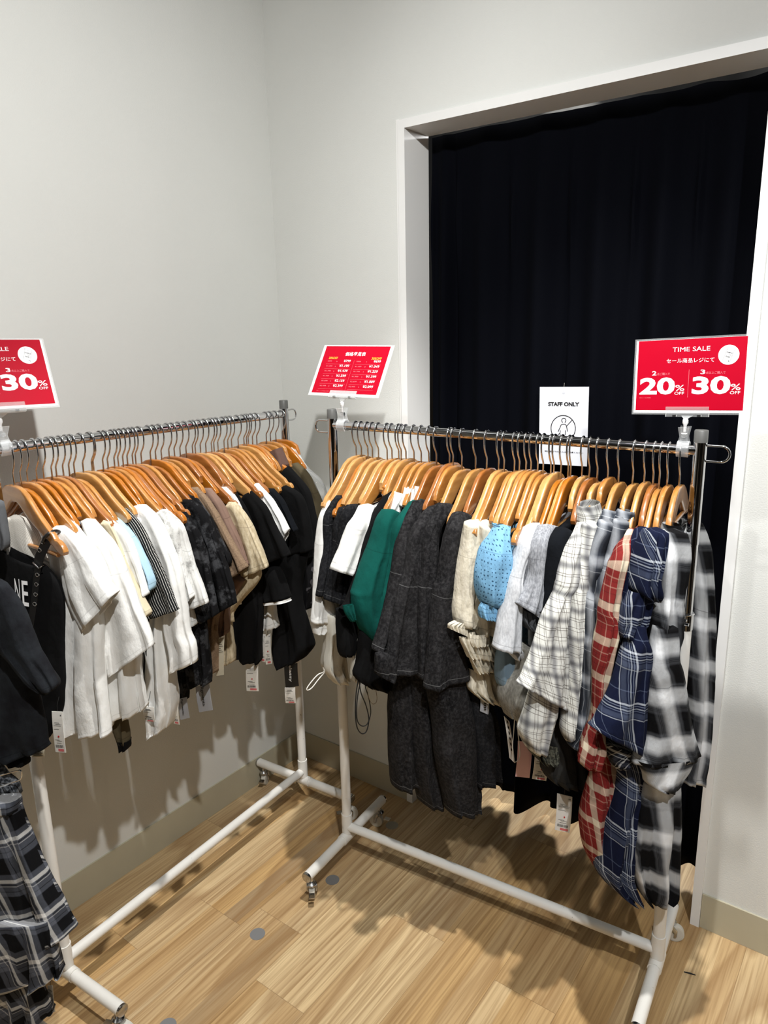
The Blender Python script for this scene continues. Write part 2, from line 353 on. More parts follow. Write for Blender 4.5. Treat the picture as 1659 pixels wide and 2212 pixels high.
def struct(o): o['kind'] = 'structure'; return o

# ------------------------------------------------------------------ the room
DX0, DX1, DH = .598, 1.639, 2.4215
struct(MB().box((-.12, -4.2, 0), (0, .12, 3.3)).build('wall_left', 'wall', smooth=False))
m = MB().box((0, 0, 0), (DX0-.002, .115, 3.3)); m.box((DX1+.002, 0, 0), (3.6, .115, 3.3)); m.box((DX0-.002, 0, DH+.002), (DX1+.002, .115, 3.3))
struct(m.build('wall_back', 'wall', smooth=False))
struct(MB().box((-.12, -4.2, -.05), (3.6, 4.5, 0)).build('floor', 'floor', smooth=False))
struct(MB().box((0, -4.2, 0.0005), (.006, -.006, .119)).build('baseboard_left', 'baseboard', smooth=False))
m = MB().box((0.0, -.006, 0.0005), (.571, 0, .119)); m.box((1.666, -.006, .0005), (3.6, 0, .119))
struct(m.build('baseboard_back', 'baseboard', smooth=False))
m = MB().box((.572, -.010, 0), (.598, .0, DH+.026)); m.box((DX1, -.010, 0), (1.665, .0, DH+.026)); m.box((.598, -.010, DH), (DX1, .0, DH+.026))
m.box((.590, 0, 0), (.598, .13, DH)); m.box((DX1, 0, 0), (1.647, .13, DH)); m.box((.59, 0, DH), (1.647, .13, DH+.008))
m.box((.562, -.004, 0), (.572, 0, DH+.03))
struct(m.build('trim_1', 'casing_white', smooth=False))
# black curtain closing the staff doorway
nx, nz = 220, 60; vs = []; fs = []
XP = [.60, .693, .897, 1.093, 1.283, 1.457, 1.637]
for j in range(nz+1):
    v = j/nz
    for i in range(nx+1):
        xx = .599 + 1.039*i/nx
        k = 0
        while k < len(XP)-2 and xx > XP[k+1]: k += 1
        f = (xx - XP[k])/(XP[k+1]-XP[k]); ph = k + f
        amp = .012 + .036*min(1, (v/.16))**.7 + .05*max(0, v-.45)
        wv = -(1.6*abs(cos(pi*ph))**1.6-.8)*-1 * (.6 + .4*v)
        wv = wv - .35*sin(4*pi*ph + .5*k)*(.3 + .7*v) + .25*sin(2.6*pi*ph + 1.3*k)*v
        pinch = math.exp(-((min(f, 1-f))/.05)**2) * math.exp(-((v-.12)/.06)**2)
        yv = .150 + (amp*wv*.75)*min(1, (xx-.599)/.02, (1.639-xx)/.02) - .014*pinch + .004*noise.noise(V((xx*6, v*3, 1.7)))
        ztop = 2.4205 - (.0, .0, .0, .002, .007, .012)[min(k, 5)]*sin(pi*f)**2
        zb = .082 + .012*sin(ph*2.1)
        vs.append((xx, yv, ztop + (zb - ztop)*v))
for j in range(nz):
    for i in range(nx):
        a = j*(nx+1)+i; fs.append((a, a+1, a+nx+2, a+nx+1))
cur = MB().add(vs, fs).build('curtain', 'curtain_black')
so = cur.modifiers.new('thickness', 'SOLIDIFY'); so.thickness = .0025
tag(cur, 'long black pleated curtain closing the staff doorway', 'curtain')
# ------------------------------------------------------------------ garment racks
class Rack:
    def __init__(s, A, d, n, L, za, zb): s.A = V((*A, 0)); s.d = V((*d, 0)); s.n = V((*n, 0)); s.L = L; s.za = za; s.zb = zb
    def z(s, t): return s.za + (s.zb - s.za)*t/s.L
    def p(s, t, x=0, z=None):
        q = s.A + s.d*t + s.n*x; q.z = s.z(t) if z is None else z; return q
RK = {1: Rack((.24372, -.24768), (.06365, -.99797), (.99797, .06365), 1.0348, 1.533, 1.5556),
      2: Rack((.59376, -.40224), (.99632, .08569), (.08569, -.99632), 1.0316, 1.533, 1.523),
      3: Rack((.3190, -1.425), (.06365, -.99797), (.99797, .06365), 1.03, 1.5556, 1.5556)}
def caster(root, foot, p, ang):
    d = V((cos(ang), sin(ang), 0)); s_ = V((-d.y, d.x, 0))
    c = p.copy(); c.z = .027; c += d*.014
    fk = MB().tube([(p.x, p.y, .088), (p.x, p.y, .062)], .007, 10)
    fk.tube([V((p.x, p.y, .070)), V((p.x, p.y, .064)), V((p.x, p.y, .055))], [.011, .017, .013], 14)
    for q in (-1, 1):
        fk.tube([V((p.x, p.y, .057)) + s_*q*.011, c + s_*q*.013 + V((0, 0, .012)), c + s_*q*.013 - V((0, 0, .004))], [.006, .0065, .005], 8)
    fk.tube([c - s_*.017, c + s_*.017], .0035, 8)
    fk.obox(V((p.x, p.y, .05)) - d*.008, d, s_, V((0, 0, 1)), (-.034, -.009, -.012), (-.012, .009, -.008))
    f = fk.build('caster', 'caster_steel', root)
    prof = [(-.0095, .0215), (-.0085, .0262), (-.004, .0268), (.004, .0268), (.0085, .0262), (.0095, .0215)]
    wv = []; wf = []; n = 28
    for a, r in prof:
        for j in range(n): wv.append(c + s_*a + (d*cos(2*pi*j/n) + V((0, 0, 1))*sin(2*pi*j/n))*r)
    for i in range(len(prof)-1):
        for j in range(n): wf.append((i*n+j, i*n+(j+1) % n, (i+1)*n+(j+1) % n, (i+1)*n+j))
    wf += [tuple(range(n)), tuple((len(prof)-1)*n+j for j in range(n))[::-1]]
    MB().add(wv, wf).build('wheel', 'caster_rubber', f)
def make_rack(k, label, second=False):
    R = RK[k]; mid_ = R.p(R.L/2, 0, 0)
    root = empty('garment_rack', mid_, label, 'clothes rack')
    Z = V((0, 0, 1))
    MB().tube([R.p(.002), R.p(R.L-.002)], .0125, 20).build('hanging_rail', 'chrome', root)
    if second:
        MB().tube([R.p(.002, .05, .905), R.p(R.L-.002, .05, .905)], .010, 16).build('lower_rail', 'chrome', root)
        for t in (.0, R.L):
            MB().tube([R.p(t, 0, .905), R.p(t, .055, .905)], .008, 12).build('bracket', 'chrome', root)
    MB().tube([R.p(.01, 0, .141), R.p(R.L-.01, 0, .141)], .0150, 18).build('crossbar', 'paint', root)
    for t, s_ in ((0, -1), (R.L, 1)):
        zt = R.z(t) + .047
        po = MB().tube([R.p(t, 0, .100), R.p(t, 0, 1.115)], .0160, 20).build('post', 'paint', root)
        MB().tube([R.p(t, 0, .118), R.p(t, 0, .190)], .0185, 20).build('joint_sleeve', 'paint', po)
        MB().tube([R.p(t, 0, 1.10), R.p(t, 0, zt-.02)], .0140, 20).build('chrome_tube', 'chrome', po)
        MB().tube([R.p(t, 0, 1.300), R.p(t, 0, zt-.019)], .0147, 20).build('chrome_sleeve', 'chrome', po)
        MB().tube([R.p(t, 0, zt-.028), R.p(t, 0, zt-.002), R.p(t, 0, zt)], [.0152, .0152, .0140], 20).build('cap', 'grey_plastic', po)
        cm = MB().tube([R.p(t, 0, 1.085), R.p(t, 0, 1.128)], .0175, 20); q = R.p(t, 0, 1.108)
        cm.tube([q + R.n*.012, q + R.n*.030], .004, 8); cm.tube([q + R.n*.028 - R.d*.012, q + R.n*.030 + R.d*.012], .004, 8)
        cm.ring(R.p(t, 0, 1.125), Z, .0175, .0018); cm.build('clamp', 'chrome', po)
        zl = R.z(t); lp = []
        o = R.d*s_
        lp.append(R.p(t, 0, zl+.012) + o*.012); lp.append(R.p(t, 0, zl+.012) + o*.045)
        for a in range(1, 8):
            th = pi/2 - a*pi/8; lp.append(R.p(t, 0, zl-.006) + o*(.045+.018*cos(th)) + Z*.018*sin(th))
        lp.append(R.p(t, 0, zl-.024) + o*.045); lp.append(R.p(t, 0, zl-.024) + o*.012)
        MB().tube(lp, .0029, 10).build('end_loop', 'chrome', root)
        ft = MB().tube([R.p(t, -.232, .102), R.p(t, .232, .102)], .0165, 20).build('foot', 'paint', root)
        MB().tube([R.p(t, -.034, .102), R.p(t, .034, .102)], .0188, 20).build('joint_sleeve', 'paint', ft)
        for x_ in (-.232, .232):
            e_ = 1 if x_ > 0 else -1
            MB().tube([R.p(t, x_-e_*.002, .102), R.p(t, x_+e_*.004, .102), R.p(t, x_+e_*.006, .102)], [.0166, .0166, .014], 20).build('end_cap', 'caster_steel', ft)
            caster(root, ft, R.p(t, x_ - e_*.022, 0), random.uniform(0, 6.28))
    return root
make_rack(1, 'chrome and white clothes rack along the left wall, tops on it')
make_rack(2, 'chrome and white clothes rack standing before the black curtain')
make_rack(3, 'two-level clothes rack cut off at the left edge of the picture', True)

# ------------------------------------------------------------------ hangers
PROF = [(0, -.110, .040), (.016, -.110, .041), (.032, -.115, .046), (.05, -.126, .050), (.07, -.142, .048), (.09, -.157, .043), (.115, -.173, .036), (.14, -.188, .031), (.157, -.1975, .0285),
        (.163, -.2020, .0225), (.168, -.2055, .0215), (.173, -.2075, .0240), (.178, -.2095, .0280), (.19, -.2160, .027), (.198, -.2210, .022), (.203, -.224, .010)]
def hanger_body(xe):
    H = [q for q in PROF if q[0] < xe - .006]
    if xe < .2:
        a, b = [q for q in PROF if q[0] <= xe][-1], [q for q in PROF if q[0] > xe][0]
        f = (xe-a[0])/(b[0]-a[0]); z_ = a[1]+f*(b[1]-a[1])
        H += [(xe-.005, z_+.0036, .023), (xe, z_, .012)]
    else: H = PROF
    P = [(-x_, z_, h_) for x_, z_, h_ in H[:0:-1]] + H
    vs = []; fs = []; n = 16
    for i, (x_, z_, h_) in enumerate(P):
        a = P[max(0, i-1)]; b = P[min(len(P)-1, i+1)]
        T = V((b[0]-a[0], 0, b[1]-a[1])).normalized(); Nn = V((-T.z, 0, T.x))
        hh = h_/2; tt = .0066; y0 = .004*(abs(x_)/.2)**2
        for j in range(n):
            th = 2*pi*(j+.5)/n; cs, sn = cos(th), sin(th)
            ex = .26
            vs.append(V((x_, y0, z_)) + Nn*hh*math.copysign(abs(sn)**ex, sn) + V((0, 1, 0))*tt*math.copysign(abs(cs)**ex, cs))
    m_ = len(P)
    for i in range(m_-1):
        for j in range(n): fs.append((i*n+j, (i+1)*n+j, (i+1)*n+(j+1) % n, i*n+(j+1) % n))
    fs += [tuple(range(n)), tuple((m_-1)*n+j for j in range(n))[::-1]]
    return MB().add(vs, fs)
HP = [(0, 0, -.113), (0, 0, -.062), (.002, 0, -.057), (.012, 0, -.043), (.0165, 0, -.032), (.0185, 0, -.018), (.0178, 0, -.004)]
HP += [(.0166*cos(a), 0, -.0019+.0166*sin(a)) for a in [radians(q) for q in range(10, 181, 17)]] + [(-.0160, 0, -.008), (-.013, 0, -.014)]
def HZ(x_): return PROF[[i for i, q in enumerate(PROF) if q[0] <= x_ + 1e-6][-1]][1]
HM = {}
TONES = ['wood_honey', 'wood_pale', 'wood_amber', 'wood_caramel', 'wood_sand']
TONEW = {'wood_honey': 'honey-coloured', 'wood_pale': 'pale', 'wood_amber': 'glossy amber', 'wood_caramel': 'caramel', 'wood_sand': 'sand-coloured'}
def new_hanger(tone, xe):
    r = bpy.data.objects.new('wooden_hanger', None); C.objects.link(r); r.empty_display_size = .04
    for nm, mb, mt in (('arms', hanger_body(xe), tone), ('hook', MB().tube(HP, .0022, 10), 'hook_steel'),
                       ('trouser_bar', MB().tube([(-xe*.83, .003, HZ(xe)-.010), (xe*.83, .003, HZ(xe)-.010)], .0052, 10), tone)):
        o = mb.build(nm, mt); o.parent = r
    return r
ORD = ['first', 'second', 'third', 'fourth', 'fifth', 'sixth', 'seventh', 'eighth', 'ninth', 'tenth', 'eleventh', 'twelfth', 'thirteenth', 'fourteenth', 'fifteenth',
       'sixteenth', 'seventeenth', 'eighteenth', 'nineteenth', 'twentieth', 'twenty-first', 'twenty-second', 'twenty-third', 'twenty-fourth', 'twenty-fifth']
def place_hangers(k, ts, lens, tones, yaws, where_a, where_b, group):
    R = RK[k]; base = math.atan2(R.n.y, R.n.x)
    for i, t in enumerate(ts):
        tone = TONES[tones[i % len(tones)]] if isinstance(tones, str) is False else TONES[int(tones[i])]
        key = (tone, lens[i])
        if key not in HM: HM[key] = new_hanger(tone, lens[i]); r = HM[key]
        else:
            src = HM[key]; r = src.copy(); C.objects.link(r)
            for ch in src.children:
                c_ = ch.copy(); C.objects.link(c_); c_.parent = r
        dz = .0 if lens[i] > .2 else random.choice((-.009, -.004, 0, 0, .003, .006))
        for ch in r.children:
            if not ch.name.startswith('hook'): ch.location.z = dz
        yw = yaws.get(i, random.uniform(-.012, .012))
        r.matrix_world = Matrix.Translation(R.p(t)) @ Matrix.Rotation(base + yw, 4, 'Z') @ Matrix.Rotation(random.uniform(-.012, .012), 4, 'X')
        n_ = len(ts)
        if i < n_/2: ph = '%s %s' % (ORD[i], where_a)
        else: ph = '%s %s' % (ORD[n_-1-i], where_b)
        tag(r, '%s wooden hanger, %s' % (TONEW[tone], ph), 'hanger', group)
T1 = [0.988,0.97,0.953,0.928,0.91,0.888,0.875,0.856,0.839,0.825,0.799,0.773,0.769,0.739,0.725,0.703,0.692,0.676,0.661,0.645,0.634,0.615,0.583,0.565,0.545,0.516,0.497,0.474,0.451,0.426,0.415,0.394,0.372,0.349,0.338,0.322,0.295,0.278,0.262,0.232,0.206,0.194,0.185,0.165,0.144,0.097,0.076,0.05,0.016]
T2 = [0.083,0.102,0.124,0.141,0.162,0.191,0.207,0.23,0.239,0.254,0.28,0.304,0.329,0.352,0.394,0.405,0.431,0.471,0.504,0.539,0.554,0.583,0.597,0.615,0.629,0.647,0.661,0.681,0.69,0.709,0.727,0.734,0.762,0.781,0.8,0.826,0.852,0.887,0.913,0.933,0.948,0.965,0.992]
def tones(n, weights, seed):
    rr = random.Random(seed); return ''.join(rr.choices('01234', weights=weights, k=n))
place_hangers(1, T1, [0.203,0.12,0.16,0.14,0.12,0.16,0.13,0.17,0.17,0.14,0.16,0.15,0.13,0.14,0.12,0.17,0.15,0.18,0.203,0.15,0.19,0.14,0.16,0.15,0.1,0.13,0.1,0.14,0.19,0.12,0.15,0.12,0.17,0.19,0.14,0.14,0.17,0.14,0.19,0.17,0.19,0.11,0.11,0.11,0.13,0.1,0.07,0.12,0.07], tones(len(T1), (5, 1, 2.2, 3, 1.5), 3), {0: -0.12,1: -0.02}, 'from the sign end of the left rail', 'from the corner end of the left rail', 'wooden hangers on the left rail')
tn = list(tones(len(T2), (4, 3, .3, 1, 3), 11)); tn[2] = '2'; tn[13] = '3'; tn[29] = '2'; tn[31] = '2'; tn[18] = '3'
place_hangers(2, T2, [0.18,0.16,0.19,0.16,0.18,0.15,0.18,0.1,0.1,0.12,0.18,0.11,0.14,0.14,0.15,0.11,0.14,0.17,0.14,0.18,0.19,0.15,0.16,0.16,0.18,0.14,0.203,0.17,0.14,0.16,0.14,0.17,0.09,0.12,0.07,0.07,0.1,0.09,0.14,0.11,0.14,0.11,0.11], ''.join(tn), {}, 'from the left end of the right rail', 'from the right end of the right rail', 'wooden hangers on the right rail')
place_hangers(3, [-.055+.06, .035+.05], [.203, .203], '00', {0: -.12, 1: .0}, 'on the rack cut off at the left edge', '', 'wooden hangers at the left edge')

# ------------------------------------------------------------------ garments
def catmull(P, f):
    n = len(P)-1; x_ = f*n; i = min(int(x_), n-1); u = x_-i
    a, b, c_, d = P[max(0, i-1)], P[i], P[i+1], P[min(n, i+2)]
    return .5*((2*b) + (c_-a)*u + (2*a-5*b+4*c_-d)*u*u + (3*b-a-3*c_+d)*u**3)
CAM = V((2.02572, -2.07156, 1.8))
def cloth_tube(name, rows, mat, parent, th=.02, fold=.004, k=2.0, rum=.005, cap=1, seed=0, nu=40, flat=.75, seam=None):
    if k >= 5: nu = 96
    L = [V(r[:3]) for r in rows]; Rr = [V(r[3:]) for r in rows]
    ln = sum(((L[i+1]+Rr[i+1])-(L[i]+Rr[i])).length/2 for i in range(len(rows)-1))
    nv = max(10, min(46, int(ln/.011)))
    # resample the rows by length so that folds are even
    acc = [0.0]
    for i in range(len(rows)-1): acc.append(acc[-1] + max(.004, ((L[i+1]+Rr[i+1])-(L[i]+Rr[i])).length/2))
    rr = random.Random(seed); p1, p2, p3 = (rr.uniform(0, 6.28) for _ in range(3)); so = V((rr.uniform(-50, 50), rr.uniform(-50, 50), rr.uniform(-50, 50)))
    cen = []; wid = []
    for j in range(nv+1):
        s_ = acc[-1]*j/nv; i = 0
        while i < len(acc)-2 and s_ > acc[i+1]: i += 1
        f = (i + (s_-acc[i])/(acc[i+1]-acc[i]))/(len(rows)-1)
        l_, r_ = catmull(L, f), catmull(Rr, f); cen.append((l_+r_)/2); wid.append((r_-l_)/2)
    rings = []
    for j in range(nv+1):
        v = j/nv; T = (cen[min(nv, j+1)]-cen[max(0, j-1)]); T = T.normalized() if T.length > 1e-6 else V((0, 0, -1))
        W_ = wid[j]; Nn = W_.cross(T)
        if Nn.length < 1e-7: Nn = V((0, -1, 0))
        Nn.normalize()
        if Nn.dot(CAM - cen[j]) < 0: Nn = -Nn
        t_ = max(.0115, min(th*(.7 + .3*min(1, v*3)), W_.length*1.15 + .004)) if cap else min(th, W_.length*1.15 + .004)
        ring = []
        for q in range(nu):
            a = 2*pi*q/nu; cs, sn = cos(a), sin(a)
            xs = math.copysign(abs(cs)**flat, cs); ys = math.copysign(abs(sn)**flat, sn)
            g_ = v**.8
            fo = fold*g_*(sin(k*pi*xs + p1 + 1.3*v) + .55*sin(2.37*k*pi*xs + p2 - 1.1*v))
            P = cen[j] + W_*(xs*(1 + .03*sin(5*v + p3)*g_)) + Nn*(t_*ys + fo)
            w0 = xs*W_.length
            d1 = noise.noise(V((w0*26, v*ln*9, sn*1.2)) + so); d2 = noise.noise(V((w0*60 + v*ln*22, v*ln*34, sn*2)) + so)
            d3 = noise.noise(V((w0*17 - v*ln*7, v*ln*8 + w0*3, sn*.8 + 3)) + so)
            P = P + Nn*(rum*(d1*.6 + .4*d2 + 1.5*(.28-abs(d3)))*(.3 + .7*g_))
            ring.append(P)
        rings.append((ring, v*ln))
    vs = []; uv = []; hm = []
    def push(ring, vv, hd):
        per = [0.0]
        for q in range(nu): per.append(per[-1] + (ring[(q+1) % nu]-ring[q]).length)
        for q in range(nu):
            vs.append(ring[q])
        uv.append([(p_, vv) for p_ in per]); hm.append((hd, (vv - seam*ln) if seam else .5))
    if cap:
        c0 = sum(rings[0][0], V())/nu; T0 = (cen[1]-cen[0]).normalized() if nv else V((0, 0, -1))
        for sc in (.08, .6, .88):
            push([c0 + (p_-c0)*sc - T0*(.009*(1-sc)) for p_ in rings[0][0]], 0.0, ln)
    for r_, vv in rings: push(r_, vv, ln-vv)
    ce = sum(rings[-1][0], V())/nu; Te = (cen[-1]-cen[-2]).normalized()
    mean_w = max(.004, sum((p_-ce).length for p_ in rings[-1][0])/nu); sh = max(.7, 1-.0026/mean_w)
    push([ce + (p_-ce)*sh for p_ in rings[-1][0]], ln, .0)
    for kk in range(nv, max(1, nv-max(4, nv//3)), -1):
        c5 = sum(rings[kk][0], V())/nu; push([c5 + (p_-c5)*(sh-.035) - (Te*.002 if kk == nv else V()) for p_ in rings[kk][0]], rings[kk][1], .03)
    nr = len(uv); fs = []; fu = []; fh = []
    for i in range(nr-1):
        for q in range(nu):
            fs.append((i*nu+q, i*nu+(q+1) % nu, (i+1)*nu+(q+1) % nu, (i+1)*nu+q))
            fu += [uv[i][q], uv[i][q+1], uv[i+1][q+1], uv[i+1][q]]
            a0, a1 = hm[i], hm[i+1]; fh += [(a0[1], a0[0]), (a0[1], a0[0]), (a1[1], a1[0]), (a1[1], a1[0])]
    me = bpy.data.meshes.new(name); me.from_pydata([tuple(p_) for p_ in vs], [], fs); me.update()
    a = me.uv_layers.new(name='UVMap'); b = me.uv_layers.new(name='hem')
    a.data.foreach_set('uv', [c_ for p_ in fu for c_ in p_]); b.data.foreach_set('uv', [c_ for p_ in fh for c_ in p_])
    me.polygons.foreach_set('use_smooth', [True]*len(me.polygons)); me.materials.append(M[mat])
    o = bpy.data.objects.new(name, me); C.objects.link(o)
    if parent is not None: o.parent = parent; o.matrix_parent_inverse = parent.matrix_world.inverted()
    return o
